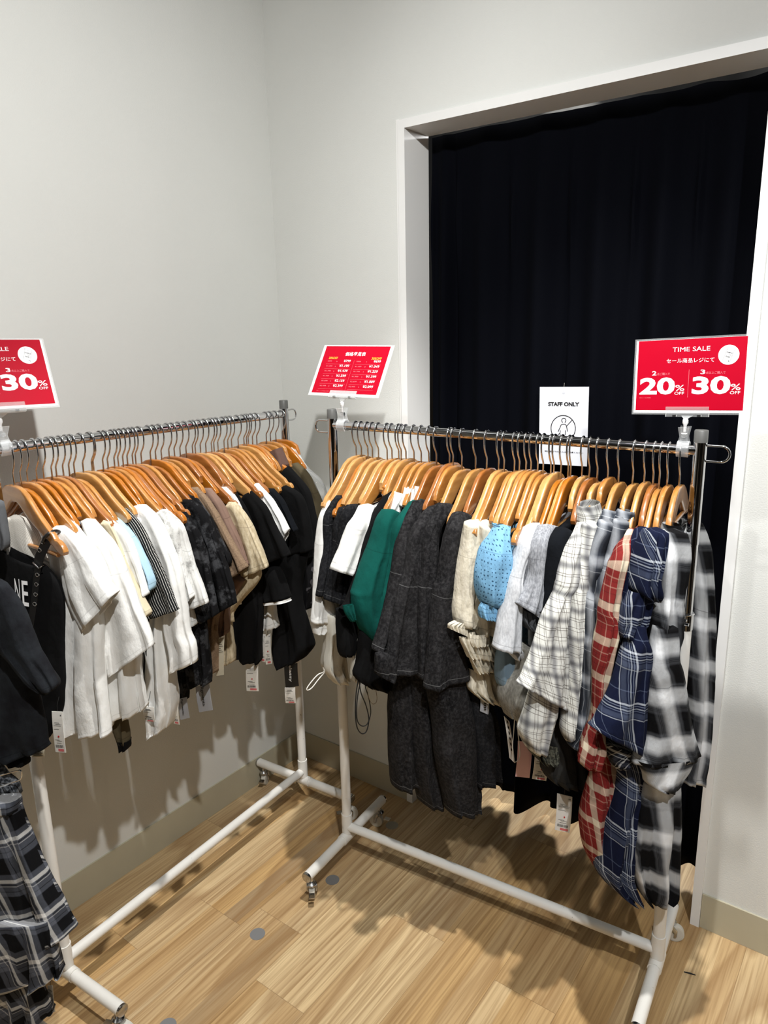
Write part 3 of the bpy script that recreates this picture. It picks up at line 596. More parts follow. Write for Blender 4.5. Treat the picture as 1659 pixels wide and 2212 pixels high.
GARMENTS = [
{'n': 'strap_dress', 'l': 'sleeveless black dress hung by buckled eyelet straps at the near end of left rail', 'c': 'dress', 'r': 1, 't': 0.992, 'm': 'black', 'p': [('body',[[0.277,-1.297,1.343,0.391,-1.246,1.28],[0.275,-1.298,1.311,0.412,-1.237,1.278],[0.261,-1.304,1.207,0.446,-1.222,1.219],[0.244,-1.312,1.059,0.427,-1.23,1.059],[0.224,-1.321,0.929,0.409,-1.238,0.932],[0.217,-1.325,0.843,0.388,-1.248,0.875],[0.225,-1.321,0.814,0.364,-1.258,0.833]], {'th': 0.02, 'cap': 0})], 'g': 'tops on the left rail', 'z': None, 'h': 0, 'x': 0},
{'n': 'camisole', 'l': 'white ribbed camisole seen through the first hanger of left rail', 'c': 'camisole', 'r': 1, 't': 0.968, 'm': 'rib_white', 'p': [('body',[[0.277,-1.247,1.384,0.326,-1.224,1.386],[0.271,-1.249,1.349,0.351,-1.213,1.352],[0.274,-1.248,1.304,0.368,-1.205,1.288],[0.3,-1.236,1.261,0.401,-1.189,1.266],[0.331,-1.222,1.211,0.399,-1.19,1.215],[0.342,-1.217,1.135,0.394,-1.193,1.139]], {'th': 0.008})], 'g': 'tops on the left rail', 'z': None, 'h': 0, 'x': 0},
{'n': 'white_tee', 'l': 'white short-sleeved tee nearest the buckled black dress, sleeve turned out', 'c': 't-shirt', 'r': 1, 't': 0.955, 'm': 'white', 'p': [('sleeve',[[0.413,-1.212,1.362,0.442,-1.2,1.378],[0.43,-1.214,1.33,0.477,-1.194,1.36],[0.432,-1.209,1.295,0.498,-1.182,1.327],[0.429,-1.209,1.211,0.523,-1.169,1.282],[0.438,-1.203,1.152,0.542,-1.16,1.249],[0.457,-1.195,1.109,0.56,-1.152,1.225]], {'th': 0.022, 'fold': 0.006}),('body',[[0.387,-1.202,1.334,0.433,-1.182,1.337],[0.378,-1.206,1.23,0.467,-1.167,1.236],[0.395,-1.199,1.177,0.487,-1.158,1.154],[0.378,-1.206,1.021,0.478,-1.162,1.03],[0.364,-1.212,0.923,0.477,-1.163,0.935],[0.352,-1.217,0.823,0.478,-1.162,0.835]], {'th': 0.03, 'fold': 0.014, 'k': 2.2})], 'g': 'tops on the left rail', 'z': 0.9, 'h': 0.953, 'x': 0.153},
{'n': 'white_tee', 'l': 'white tee mostly hidden behind the first two, ruffled cuff showing', 'c': 't-shirt', 'r': 1, 't': 0.925, 'm': 'white', 'p': [('sleeve',[[0.404,-1.181,1.379,0.438,-1.167,1.379],[0.446,-1.185,1.342,0.496,-1.164,1.33],[0.454,-1.171,1.292,0.511,-1.147,1.274],[0.45,-1.164,1.202,0.514,-1.139,1.207],[0.406,-1.18,1.125,0.477,-1.151,1.143],[0.426,-1.17,1.102,0.47,-1.153,1.119]], {'th': 0.016})], 'g': 'tops on the left rail', 'z': 0.95, 'h': 0.928, 'x': 0.137},
{'n': 'white_tee', 'l': 'white tee with the broadest hanging sleeve, third from the near end of left rail', 'c': 't-shirt', 'r': 1, 't': 0.888, 'm': 'white', 'p': [('sleeve',[[0.419,-1.136,1.366,0.447,-1.125,1.378],[0.447,-1.143,1.329,0.501,-1.122,1.338],[0.455,-1.133,1.275,0.519,-1.109,1.283],[0.459,-1.128,1.208,0.535,-1.098,1.205],[0.455,-1.127,1.13,0.556,-1.089,1.134],[0.445,-1.13,1.028,0.57,-1.082,1.098],[0.445,-1.129,0.965,0.577,-1.079,1.069]], {'th': 0.024, 'fold': 0.007}),('body',[[0.393,-1.123,1.331,0.444,-1.103,1.334],[0.398,-1.121,1.21,0.467,-1.093,1.215],[0.398,-1.121,1.079,0.497,-1.081,1.035],[0.39,-1.125,0.959,0.494,-1.082,0.971],[0.39,-1.125,0.892,0.495,-1.082,0.905],[0.391,-1.124,0.83,0.496,-1.081,0.862]], {'th': 0.03, 'fold': 0.016, 'k': 2.5})], 'g': 'tops on the left rail', 'z': 0.92, 'h': 0.888, 'x': 0.147},
{'n': 'long_sleeve_top', 'l': 'olive long sleeve with black cuff dangling below the white tees', 'c': 'top', 'r': 1, 't': 0.875, 'm': 'olive', 'p': [('sleeve',[[0.392,-1.117,0.89,0.445,-1.097,0.896],[0.391,-1.118,0.828,0.446,-1.096,0.836],[0.405,-1.112,0.779,0.445,-1.096,0.785],[0.416,-1.108,0.756,0.443,-1.097,0.76]], {'th': 0.016}),('cuff',[[0.412,-1.109,0.769,0.446,-1.096,0.769],[0.416,-1.108,0.749,0.444,-1.097,0.755],[0.417,-1.108,0.735,0.44,-1.098,0.744]], {'cap': 0, 'th': 0.018, 'mat': 'black'})], 'g': 'tops on the left rail', 'z': None, 'h': 0, 'x': 0},
{'n': 'cream_tee', 'l': 'cream tee showing only a narrow sleeve before the light blue one', 'c': 't-shirt', 'r': 1, 't': 0.85, 'm': 'cream', 'p': [('sleeve',[[0.435,-1.1,1.358,0.464,-1.089,1.367],[0.457,-1.089,1.314,0.484,-1.08,1.32],[0.474,-1.082,1.234,0.504,-1.071,1.237],[0.49,-1.075,1.167,0.526,-1.062,1.17],[0.504,-1.069,1.126,0.539,-1.056,1.138],[0.512,-1.066,1.109,0.538,-1.057,1.133]], {'th': 0.014})], 'g': 'tops on the left rail', 'z': 0.95, 'h': 0.856, 'x': 0.162},
{'n': 'white_tee', 'l': 'white tee tucked against the light blue sleeve', 'c': 't-shirt', 'r': 1, 't': 0.832, 'm': 'white', 'p': [('sleeve',[[0.422,-1.092,1.356,0.456,-1.081,1.365],[0.446,-1.087,1.332,0.49,-1.072,1.343],[0.467,-1.073,1.285,0.507,-1.059,1.288],[0.486,-1.062,1.222,0.518,-1.051,1.224],[0.494,-1.057,1.155,0.527,-1.046,1.181]], {'th': 0.016})], 'g': 'tops on the left rail', 'z': 0.93, 'h': 0.839, 'x': 0.165},
{'n': 'light_blue_tee', 'l': 'light blue short-sleeved tee with wrinkled cuff', 'c': 't-shirt', 'r': 1, 't': 0.808, 'm': 'light_blue', 'p': [('sleeve',[[0.392,-1.067,1.366,0.426,-1.055,1.366],[0.422,-1.056,1.345,0.451,-1.046,1.346],[0.448,-1.048,1.314,0.478,-1.037,1.312],[0.469,-1.042,1.244,0.508,-1.029,1.259],[0.484,-1.037,1.199,0.523,-1.024,1.214],[0.49,-1.035,1.163,0.522,-1.024,1.189]], {'th': 0.016, 'fold': 0.006})], 'g': 'tops on the left rail', 'z': 0.95, 'h': 0.799, 'x': 0.156},
{'n': 'striped_top', 'l': 'black top with fine white pinstripes on left rail', 'c': 't-shirt', 'r': 1, 't': 0.778, 'm': 'pinstripe', 'p': [('sleeve',[[0.399,-1.029,1.359,0.426,-1.021,1.381],[0.42,-1.029,1.337,0.464,-1.014,1.349],[0.445,-1.019,1.293,0.491,-1.005,1.296],[0.455,-1.016,1.222,0.519,-0.995,1.221],[0.457,-1.015,1.141,0.542,-0.988,1.16],[0.456,-1.015,1.083,0.556,-0.983,1.124]], {'th': 0.016, 'fold': 0.003}),('body',[[0.384,-1.021,1.337,0.426,-1.006,1.34],[0.399,-1.016,1.146,0.459,-0.995,1.152],[0.39,-1.019,1.027,0.44,-1.001,0.991],[0.384,-1.021,0.933,0.435,-1.003,0.936],[0.387,-1.02,0.872,0.428,-1.006,0.895]], {'th': 0.016})], 'g': 'tops on the left rail', 'z': 0.95, 'h': 0.773, 'x': 0.146},
{'n': 'white_tee', 'l': 'white tee right after the pinstriped top, long body reaching lowest', 'c': 't-shirt', 'r': 1, 't': 0.745, 'm': 'white', 'p': [('sleeve',[[0.397,-0.985,1.366,0.439,-0.972,1.382],[0.423,-0.987,1.334,0.483,-0.968,1.351],[0.453,-0.979,1.28,0.514,-0.96,1.285],[0.475,-0.972,1.22,0.532,-0.954,1.219],[0.486,-0.97,1.133,0.542,-0.953,1.14],[0.475,-0.974,1.05,0.548,-0.951,1.052],[0.486,-0.97,0.967,0.56,-0.947,1.016],[0.479,-0.972,0.922,0.561,-0.947,0.966]], {'th': 0.02, 'fold': 0.006}),('body',[[0.407,-0.985,1.348,0.445,-0.972,1.35],[0.434,-0.976,1.158,0.483,-0.96,1.162],[0.421,-0.98,1.046,0.47,-0.964,1.052],[0.411,-0.983,0.942,0.467,-0.965,0.95],[0.403,-0.986,0.835,0.464,-0.966,0.817],[0.395,-0.989,0.718,0.445,-0.972,0.751]], {'th': 0.034, 'fold': 0.012})], 'g': 'tops on the left rail', 'z': 0.9, 'h': 0.739, 'x': 0.136},
{'n': 'tie_dye_tee', 'l': 'white tee with grey tie-dye clouds, ribbed cuff, beside the long white tee', 'c': 't-shirt', 'r': 1, 't': 0.7, 'm': 'tie_white', 'p': [('sleeve',[[0.435,-0.941,1.345,0.468,-0.931,1.365],[0.453,-0.945,1.327,0.506,-0.93,1.327],[0.469,-0.938,1.305,0.506,-0.927,1.277],[0.475,-0.933,1.221,0.514,-0.922,1.212],[0.481,-0.93,1.153,0.526,-0.917,1.161],[0.487,-0.928,1.084,0.534,-0.915,1.135]], {'th': 0.015})], 'g': 'tops on the left rail', 'z': 0.93, 'h': 0.703, 'x': 0.166},
{'n': 'tie_dye_tee', 'l': 'white tee with grey tie-dye clouds, next to the black camouflage tops', 'c': 't-shirt', 'r': 1, 't': 0.672, 'm': 'tie_white', 'p': [('sleeve',[[0.425,-0.923,1.353,0.457,-0.914,1.355],[0.449,-0.922,1.329,0.499,-0.908,1.322],[0.465,-0.912,1.28,0.506,-0.9,1.263],[0.468,-0.907,1.214,0.52,-0.893,1.199],[0.47,-0.905,1.144,0.536,-0.887,1.151],[0.47,-0.905,1.073,0.55,-0.883,1.109]], {'th': 0.016, 'fold': 0.004}),('body',[[0.433,-0.903,1.152,0.489,-0.887,1.125],[0.46,-0.895,1.087,0.487,-0.887,1.074],[0.463,-0.894,1.022,0.489,-0.886,1.031]], {'th': 0.016})], 'g': 'tops on the left rail', 'z': 0.95, 'h': 0.676, 'x': 0.17},
{'n': 'camouflage_tee', 'l': 'black camouflage tee, nearest of three, after the tie-dye tees', 'c': 't-shirt', 'r': 1, 't': 0.632, 'm': 'camo', 'p': [('sleeve',[[0.43,-0.887,1.324,0.475,-0.875,1.346],[0.444,-0.878,1.287,0.504,-0.862,1.293],[0.452,-0.87,1.214,0.521,-0.852,1.22],[0.444,-0.87,1.145,0.528,-0.848,1.155],[0.429,-0.873,1.06,0.538,-0.845,1.104],[0.463,-0.863,1.014,0.542,-0.843,1.064]], {'th': 0.018, 'fold': 0.006}),('body',[[0.373,-0.875,1.05,0.457,-0.851,1.06],[0.388,-0.871,0.979,0.483,-0.844,1.011],[0.395,-0.869,0.926,0.483,-0.844,0.958],[0.393,-0.869,0.852,0.487,-0.843,0.887],[0.393,-0.869,0.811,0.485,-0.843,0.843]], {'th': 0.026, 'fold': 0.012})], 'g': 'tops on the left rail', 'z': 0.9, 'h': 0.634, 'x': 0.189},
{'n': 'camouflage_tee', 'l': 'black camouflage tee in the middle of three', 'c': 't-shirt', 'r': 1, 't': 0.585, 'm': 'camo', 'p': [('sleeve',[[0.403,-0.831,1.355,0.437,-0.823,1.365],[0.428,-0.827,1.33,0.481,-0.815,1.334],[0.452,-0.822,1.272,0.51,-0.808,1.26],[0.474,-0.815,1.186,0.531,-0.801,1.192],[0.481,-0.813,1.117,0.548,-0.797,1.13],[0.485,-0.812,1.035,0.556,-0.795,1.079]], {'th': 0.018, 'fold': 0.006}),('body',[[0.321,-0.841,0.841,0.356,-0.832,0.866],[0.324,-0.84,0.784,0.359,-0.831,0.79],[0.317,-0.842,0.734,0.352,-0.833,0.743]], {'th': 0.02})], 'g': 'tops on the left rail', 'z': 0.9, 'h': 0.583, 'x': 0.155},
{'n': 'camouflage_tee', 'l': 'black camouflage tee farthest of three, against the brown tee', 'c': 't-shirt', 'r': 1, 't': 0.556, 'm': 'camo', 'p': [('sleeve',[[0.391,-0.81,1.364,0.428,-0.802,1.371],[0.43,-0.799,1.312,0.468,-0.79,1.311],[0.45,-0.793,1.264,0.493,-0.783,1.255],[0.471,-0.788,1.217,0.523,-0.776,1.197],[0.501,-0.78,1.163,0.511,-0.777,1.168]], {'th': 0.014})], 'g': 'tops on the left rail', 'z': 0.95, 'h': 0.565, 'x': 0.14},
{'n': 'brown_tee', 'l': 'taupe brown short-sleeved tee on left rail', 'c': 't-shirt', 'r': 1, 't': 0.512, 'm': 'brown', 'p': [('sleeve',[[0.349,-0.776,1.369,0.394,-0.766,1.385],[0.382,-0.77,1.347,0.433,-0.759,1.351],[0.411,-0.76,1.301,0.461,-0.75,1.302],[0.43,-0.755,1.251,0.49,-0.742,1.249],[0.447,-0.749,1.17,0.519,-0.733,1.2],[0.452,-0.748,1.099,0.543,-0.728,1.166]], {'th': 0.016, 'fold': 0.005}),('body',[[0.422,-0.745,1.106,0.474,-0.733,1.092],[0.37,-0.757,0.973,0.412,-0.747,0.98],[0.366,-0.758,0.878,0.406,-0.749,0.884],[0.364,-0.758,0.804,0.398,-0.751,0.812]], {'th': 0.02})], 'g': 'tops on the left rail', 'z': 0.95, 'h': 0.516, 'x': 0.123},
{'n': 'mauve_tee', 'l': 'mauve brown tee squeezed between taupe and beige tees', 'c': 't-shirt', 'r': 1, 't': 0.472, 'm': 'mauve', 'p': [('sleeve',[[0.357,-0.734,1.362,0.402,-0.725,1.376],[0.402,-0.73,1.333,0.438,-0.722,1.341],[0.419,-0.72,1.282,0.46,-0.712,1.286],[0.44,-0.712,1.221,0.482,-0.704,1.235],[0.475,-0.703,1.153,0.507,-0.697,1.153]], {'th': 0.014}),('body',[[0.422,-0.702,1.128,0.477,-0.689,1.098],[0.378,-0.711,0.997,0.418,-0.702,1.003],[0.375,-0.712,0.94,0.411,-0.704,0.946],[0.369,-0.713,0.901,0.405,-0.705,0.922]], {'th': 0.02})], 'g': 'tops on the left rail', 'z': 0.95, 'h': 0.474, 'x': 0.135},
{'n': 'beige_tee', 'l': 'beige heather short-sleeved tee on left rail', 'c': 't-shirt', 'r': 1, 't': 0.44, 'm': 'beige', 'p': [('sleeve',[[0.432,-0.698,1.321,0.463,-0.692,1.334],[0.445,-0.689,1.289,0.494,-0.679,1.29],[0.452,-0.681,1.243,0.517,-0.669,1.232],[0.464,-0.676,1.164,0.536,-0.662,1.183],[0.457,-0.675,1.103,0.551,-0.658,1.147]], {'th': 0.02, 'fold': 0.006}),('body',[[0.418,-0.674,1.193,0.475,-0.662,1.181],[0.415,-0.674,1.082,0.51,-0.655,1.109],[0.383,-0.681,0.969,0.4,-0.677,0.972],[0.368,-0.684,0.85,0.395,-0.678,0.855],[0.368,-0.684,0.803,0.392,-0.679,0.815]], {'th': 0.022})], 'g': 'tops on the left rail', 'z': 0.95, 'h': 0.451, 'x': 0.189},
{'n': 'white_tee', 'l': 'white tee of which only a shoulder shows behind the beige tee', 'c': 't-shirt', 'r': 1, 't': 0.412, 'm': 'white', 'p': [('sleeve',[[0.363,-0.674,1.36,0.401,-0.667,1.367],[0.397,-0.666,1.339,0.429,-0.661,1.341],[0.415,-0.659,1.308,0.45,-0.653,1.289],[0.426,-0.655,1.27,0.45,-0.651,1.265]], {'th': 0.012})], 'g': 'tops on the left rail', 'z': 1.0, 'h': 0.415, 'x': 0.143},
{'n': 'black_tee', 'l': 'black tee directly after the beige heather tee', 'c': 't-shirt', 'r': 1, 't': 0.378, 'm': 'black', 'p': [('sleeve',[[0.366,-0.642,1.348,0.399,-0.636,1.356],[0.393,-0.63,1.311,0.434,-0.623,1.292],[0.416,-0.621,1.238,0.458,-0.614,1.221],[0.439,-0.615,1.163,0.482,-0.608,1.168],[0.446,-0.613,1.106,0.49,-0.605,1.12]], {'th': 0.016}),('body',[[0.372,-0.615,1.17,0.466,-0.596,1.181],[0.345,-0.62,1.027,0.457,-0.598,1.047],[0.338,-0.622,0.94,0.449,-0.6,0.957],[0.327,-0.624,0.837,0.434,-0.603,0.876],[0.328,-0.624,0.793,0.426,-0.604,0.789]], {'th': 0.026, 'fold': 0.012})], 'g': 'tops on the left rail', 'z': 0.95, 'h': 0.372, 'x': 0.163},
{'n': 'black_tee', 'l': 'black tee with a small square white label at the chest', 'c': 't-shirt', 'r': 1, 't': 0.345, 'm': 'black', 'p': [('sleeve',[[0.4,-0.609,1.319,0.438,-0.603,1.349],[0.413,-0.6,1.291,0.484,-0.589,1.303],[0.425,-0.591,1.227,0.507,-0.578,1.245],[0.426,-0.587,1.171,0.535,-0.57,1.193],[0.425,-0.585,1.108,0.551,-0.565,1.16]], {'th': 0.018, 'fold': 0.005}),('body',[[0.431,-0.579,1.101,0.501,-0.567,1.11],[0.43,-0.579,1.024,0.523,-0.563,1.057],[0.437,-0.578,0.99,0.534,-0.562,1.017]], {'th': 0.022}),('cuff_trim',[[0.436,-0.578,0.989,0.533,-0.562,1.016],[0.437,-0.578,0.986,0.533,-0.562,1.01],[0.439,-0.578,0.982,0.533,-0.562,1.006]], {'th': 0.027, 'mat': 'white', 'cap': 0, 'fold': 0.002, 'rum': 0.001})], 'g': 'tops on the left rail', 'z': 0.95, 'h': 0.349, 'x': 0.189},
{'n': 'white_tee', 'l': 'white printed tee with a short crumpled sleeve among the black tees', 'c': 't-shirt', 'r': 1, 't': 0.298, 'm': 'white', 'p': [('sleeve',[[0.374,-0.553,1.341,0.411,-0.548,1.36],[0.405,-0.552,1.314,0.461,-0.544,1.319],[0.431,-0.545,1.293,0.485,-0.537,1.28],[0.448,-0.538,1.242,0.512,-0.529,1.231],[0.478,-0.531,1.163,0.512,-0.526,1.223]], {'th': 0.014})], 'g': 'tops on the left rail', 'z': 1.0, 'h': 0.295, 'x': 0.161},
{'n': 'tie_dye_tee', 'l': 'pale grey tie-dye hem hanging below the black tees', 'c': 't-shirt', 'r': 1, 't': 0.31, 'm': 'tie_white', 'p': [('body',[[0.396,-0.547,1.007,0.445,-0.539,0.991],[0.393,-0.548,0.927,0.443,-0.54,0.936],[0.385,-0.549,0.871,0.449,-0.539,0.893]], {'th': 0.018, 'fold': 0.008})], 'g': 'tops on the left rail', 'z': None, 'h': 0, 'x': 0},
{'n': 'navy_tee', 'l': 'dark navy tee behind the white printed tee', 'c': 't-shirt', 'r': 1, 't': 0.268, 'm': 'navy_black', 'p': [('sleeve',[[0.393,-0.52,1.327,0.441,-0.513,1.339],[0.426,-0.513,1.297,0.476,-0.506,1.302],[0.451,-0.506,1.251,0.501,-0.5,1.252],[0.474,-0.502,1.207,0.521,-0.496,1.215]], {'th': 0.014})], 'g': 'tops on the left rail', 'z': 1.0, 'h': 0.262, 'x': 0.189},
{'n': 'black_tee', 'l': 'wide black tee with the lowest ragged hem near the corner', 'c': 't-shirt', 'r': 1, 't': 0.2, 'm': 'black', 'p': [('sleeve',[[0.397,-0.462,1.314,0.437,-0.457,1.339],[0.42,-0.455,1.289,0.49,-0.447,1.315],[0.425,-0.446,1.23,0.507,-0.437,1.262],[0.426,-0.441,1.175,0.513,-0.431,1.186],[0.407,-0.441,1.102,0.513,-0.429,1.131]], {'th': 0.018}),('body',[[0.329,-0.446,1.121,0.493,-0.425,1.123],[0.309,-0.448,0.981,0.459,-0.429,1.004],[0.338,-0.445,0.902,0.459,-0.429,0.923],[0.325,-0.446,0.793,0.486,-0.426,0.824],[0.321,-0.447,0.722,0.491,-0.425,0.792],[0.348,-0.443,0.688,0.449,-0.43,0.741]], {'th': 0.03, 'fold': 0.012})], 'g': 'tops on the left rail', 'z': 0.95, 'h': 0.206, 'x': 0.189},
{'n': 'zipped_jacket', 'l': 'black zip jacket with brown corduroy collar near the corner', 'c': 'jacket', 'r': 1, 't': 0.135, 'm': 'black', 'p': [('sleeve',[[0.352,-0.387,1.348,0.385,-0.384,1.384],[0.381,-0.385,1.327,0.435,-0.38,1.342],[0.404,-0.38,1.29,0.463,-0.374,1.306],[0.411,-0.376,1.237,0.476,-0.37,1.244],[0.424,-0.372,1.157,0.485,-0.367,1.175],[0.43,-0.372,1.078,0.465,-0.369,1.083]], {'th': 0.022}),('collar',[[0.305,-0.381,1.424,0.345,-0.376,1.441],[0.306,-0.381,1.4,0.366,-0.374,1.396],[0.321,-0.379,1.37,0.37,-0.373,1.385],[0.348,-0.376,1.352,0.364,-0.374,1.373]], {'cap': 0, 'th': 0.02, 'mat': 'mauve_dark'}),('hem',[[0.381,-0.375,1.071,0.463,-0.366,1.082],[0.389,-0.374,0.953,0.458,-0.367,0.973],[0.392,-0.373,0.886,0.449,-0.368,0.905]], {'cap': 0, 'th': 0.02, 'mat': 'floral_black'})], 'g': 'tops on the left rail', 'z': 0.95, 'h': 0.144, 'x': 0.124},
{'n': 'olive_shirt', 'l': 'olive green top beside the clear plastic cover', 'c': 'shirt', 'r': 1, 't': 0.062, 'm': 'olive', 'p': [('sleeve',[[0.319,-0.309,1.359,0.349,-0.307,1.381],[0.348,-0.311,1.322,0.4,-0.307,1.346],[0.372,-0.306,1.278,0.433,-0.302,1.285],[0.385,-0.303,1.193,0.448,-0.299,1.226],[0.395,-0.301,1.116,0.432,-0.299,1.121]], {'th': 0.02})], 'g': 'tops on the left rail', 'z': 0.95, 'h': 0.05, 'x': 0.117},
{'n': 'covered_blouse', 'l': 'white collared blouse under a clear plastic cover at the corner end', 'c': 'blouse', 'r': 1, 't': 0.018, 'm': 'plastic_film', 'p': [('plastic_cover',[[0.276,-0.263,1.413,0.308,-0.261,1.415],[0.313,-0.271,1.36,0.345,-0.269,1.37],[0.371,-0.285,1.295,0.428,-0.281,1.324],[0.382,-0.271,1.232,0.442,-0.267,1.259],[0.38,-0.262,1.147,0.427,-0.259,1.174],[0.363,-0.259,0.993,0.4,-0.257,0.999],[0.293,-0.263,0.9,0.352,-0.259,0.911],[0.293,-0.263,0.819,0.333,-0.26,0.809]], {'th': 0.024}),('collar',[[0.27,-0.265,1.4,0.291,-0.264,1.423],[0.287,-0.264,1.381,0.314,-0.262,1.399],[0.305,-0.263,1.35,0.325,-0.261,1.374]], {'cap': 0, 'th': 0.012, 'mat': 'white'})], 'g': 'tops on the left rail', 'z': 0.95, 'h': 0.016, 'x': 0.056},
{'n': 'grey_tee', 'l': 'grey tee sleeve cut off by the left edge of the picture', 'c': 't-shirt', 'r': 1, 't': 1.085, 'm': 'grey_dark', 'p': [('sleeve',[[0.375,-1.36,1.472,0.44,-1.328,1.458],[0.377,-1.359,1.42,0.44,-1.328,1.406],[0.381,-1.357,1.378,0.439,-1.328,1.367],[0.386,-1.355,1.341,0.433,-1.331,1.353]], {'th': 0.02})], 'g': None, 'z': None, 'h': 0, 'x': 0},
{'n': 'work_shirt', 'l': 'charcoal short-sleeved work shirt at the lower left edge', 'c': 'shirt', 'r': 1, 't': 1.14, 'm': 'charcoal', 'p': [('sleeve',[[0.469,-1.405,1.319,0.517,-1.381,1.298],[0.467,-1.406,1.259,0.539,-1.37,1.262],[0.471,-1.404,1.219,0.55,-1.364,1.215],[0.478,-1.401,1.165,0.564,-1.357,1.157],[0.507,-1.386,1.121,0.581,-1.349,1.112],[0.539,-1.37,1.079,0.593,-1.343,1.08],[0.571,-1.354,1.056,0.589,-1.344,1.067]], {'th': 0.022, 'fold': 0.004}),('body',[[0.407,-1.416,1.303,0.493,-1.371,1.285],[0.395,-1.422,1.222,0.512,-1.361,1.227],[0.382,-1.429,1.138,0.522,-1.355,1.118],[0.369,-1.436,1.023,0.526,-1.353,1.034],[0.379,-1.431,0.95,0.529,-1.352,0.977],[0.381,-1.43,0.876,0.53,-1.351,0.927],[0.418,-1.41,0.859,0.532,-1.35,0.91]], {'th': 0.02, 'fold': 0.006}),('lining',[[0.386,-1.418,0.878,0.473,-1.372,0.885],[0.414,-1.403,0.856,0.475,-1.371,0.867],[0.426,-1.397,0.848,0.473,-1.372,0.856]], {'cap': 0, 'th': 0.012, 'mat': 'black'})], 'g': None, 'z': None, 'h': 0, 'x': 0},
{'n': 'plaid_skirt', 'l': 'black, grey and white plaid pleated skirt at the lower left edge', 'c': 'skirt', 'r': 1, 't': 1.15, 'm': 'plaid_skirt', 'p': [('waistband',[[0.386,-1.451,0.775,0.474,-1.404,0.787],[0.382,-1.452,0.751,0.474,-1.404,0.771],[0.38,-1.454,0.737,0.472,-1.406,0.757]], {'th': 0.03}),('pleats',[[0.382,-1.452,0.751,0.474,-1.405,0.77],[0.361,-1.463,0.669,0.48,-1.402,0.717],[0.341,-1.474,0.579,0.501,-1.391,0.599],[0.318,-1.486,0.467,0.524,-1.379,0.506],[0.303,-1.494,0.39,0.535,-1.373,0.453],[0.287,-1.502,0.303,0.545,-1.368,0.425]], {'th': 0.03, 'fold': 0.016, 'k': 4.5, 'rum': 0.003}),('pleats',[[0.344,-1.494,0.45,0.524,-1.405,0.479],[0.316,-1.508,0.334,0.535,-1.399,0.353],[0.301,-1.516,0.234,0.536,-1.399,0.323]], {'th': 0.03, 'fold': 0.016, 'k': 4, 'rum': 0.003}),('pleats',[[0.301,-1.495,0.313,0.451,-1.417,0.279],[0.282,-1.504,0.193,0.467,-1.408,0.193],[0.263,-1.514,0.068,0.464,-1.41,0.165]], {'th': 0.03, 'fold': 0.016, 'k': 4, 'rum': 0.003})], 'g': None, 'z': None, 'h': 0, 'x': 0},
{'n': 'smocked_top', 'l': 'grey textured garment top clipped above the plaid skirt', 'c': 'top', 'r': 1, 't': 1.13, 'm': 'smock_grey', 'p': [('body',[[0.365,-1.431,0.84,0.413,-1.406,0.848],[0.361,-1.433,0.812,0.424,-1.401,0.822],[0.356,-1.435,0.785,0.441,-1.392,0.8],[0.351,-1.438,0.747,0.442,-1.391,0.767]], {'th': 0.02, 'fold': 0.006, 'k': 6})], 'g': None, 'z': None, 'h': 0, 'x': 0},
{'n': 'white_long_sleeve_top', 'l': 'white long-sleeved tee at the left end of right rail', 'c': 'top', 'r': 2, 't': 0.083, 'm': 'white', 'p': [('sleeve',[[0.705,-0.565,1.335,0.709,-0.542,1.337],[0.694,-0.584,1.297,0.698,-0.563,1.296],[0.684,-0.597,1.204,0.69,-0.568,1.212],[0.678,-0.608,1.093,0.685,-0.571,1.083],[0.677,-0.616,1.032,0.693,-0.531,1.027],[0.675,-0.622,0.989,0.692,-0.528,0.963]], {'th': 0.02}),('undersleeve',[[0.67,-0.612,0.994,0.687,-0.527,0.969],[0.67,-0.612,0.976,0.685,-0.539,0.957],[0.671,-0.608,0.949,0.677,-0.576,0.941]], {'cap': 0, 'th': 0.016})], 'g': 'tops on the right rail', 'z': 1.0, 'h': 0.083, 'x': 0.175},
{'n': 'shirred_top', 'l': 'off-white top with shirred side seam and a looped drawstring', 'c': 'top', 'r': 2, 't': 0.11, 'm': 'offwhite', 'p': [('body',[[0.693,-0.58,1.006,0.704,-0.53,0.992],[0.693,-0.578,0.951,0.703,-0.534,0.937],[0.693,-0.58,0.911,0.704,-0.529,0.879],[0.69,-0.594,0.84,0.705,-0.526,0.832],[0.697,-0.561,0.781,0.706,-0.519,0.78]], {'th': 0.03, 'fold': 0.01, 'rum': 0.012})], 'g': 'tops on the right rail', 'z': None, 'h': 0, 'x': 0},
{'n': 'washed_black_tee', 'l': 'washed black tee with ribbed shoulder, next to the white long sleeve', 'c': 't-shirt', 'r': 2, 't': 0.108, 'm': 'wash_black', 'p': [('sleeve',[[0.723,-0.544,1.356,0.73,-0.508,1.341],[0.715,-0.567,1.332,0.721,-0.536,1.321],[0.709,-0.588,1.294,0.717,-0.551,1.296],[0.707,-0.594,1.207,0.714,-0.556,1.198],[0.704,-0.609,1.14,0.714,-0.56,1.128],[0.7,-0.626,1.078,0.712,-0.567,1.062]], {'th': 0.016})], 'g': 'tops on the right rail', 'z': 1.0, 'h': 0.102, 'x': 0.151},
{'n': 'washed_black_tee', 'l': 'washed black tee in the middle of three with ribbed shoulders', 'c': 't-shirt', 'r': 2, 't': 0.132, 'm': 'wash_black', 'p': [('sleeve',[[0.755,-0.573,1.33,0.762,-0.542,1.321],[0.745,-0.586,1.285,0.751,-0.557,1.279],[0.738,-0.586,1.21,0.743,-0.562,1.204],[0.731,-0.598,1.128,0.738,-0.567,1.12],[0.727,-0.614,1.067,0.734,-0.579,1.05]], {'th': 0.014})], 'g': 'tops on the right rail', 'z': 1.0, 'h': 0.124, 'x': 0.189},
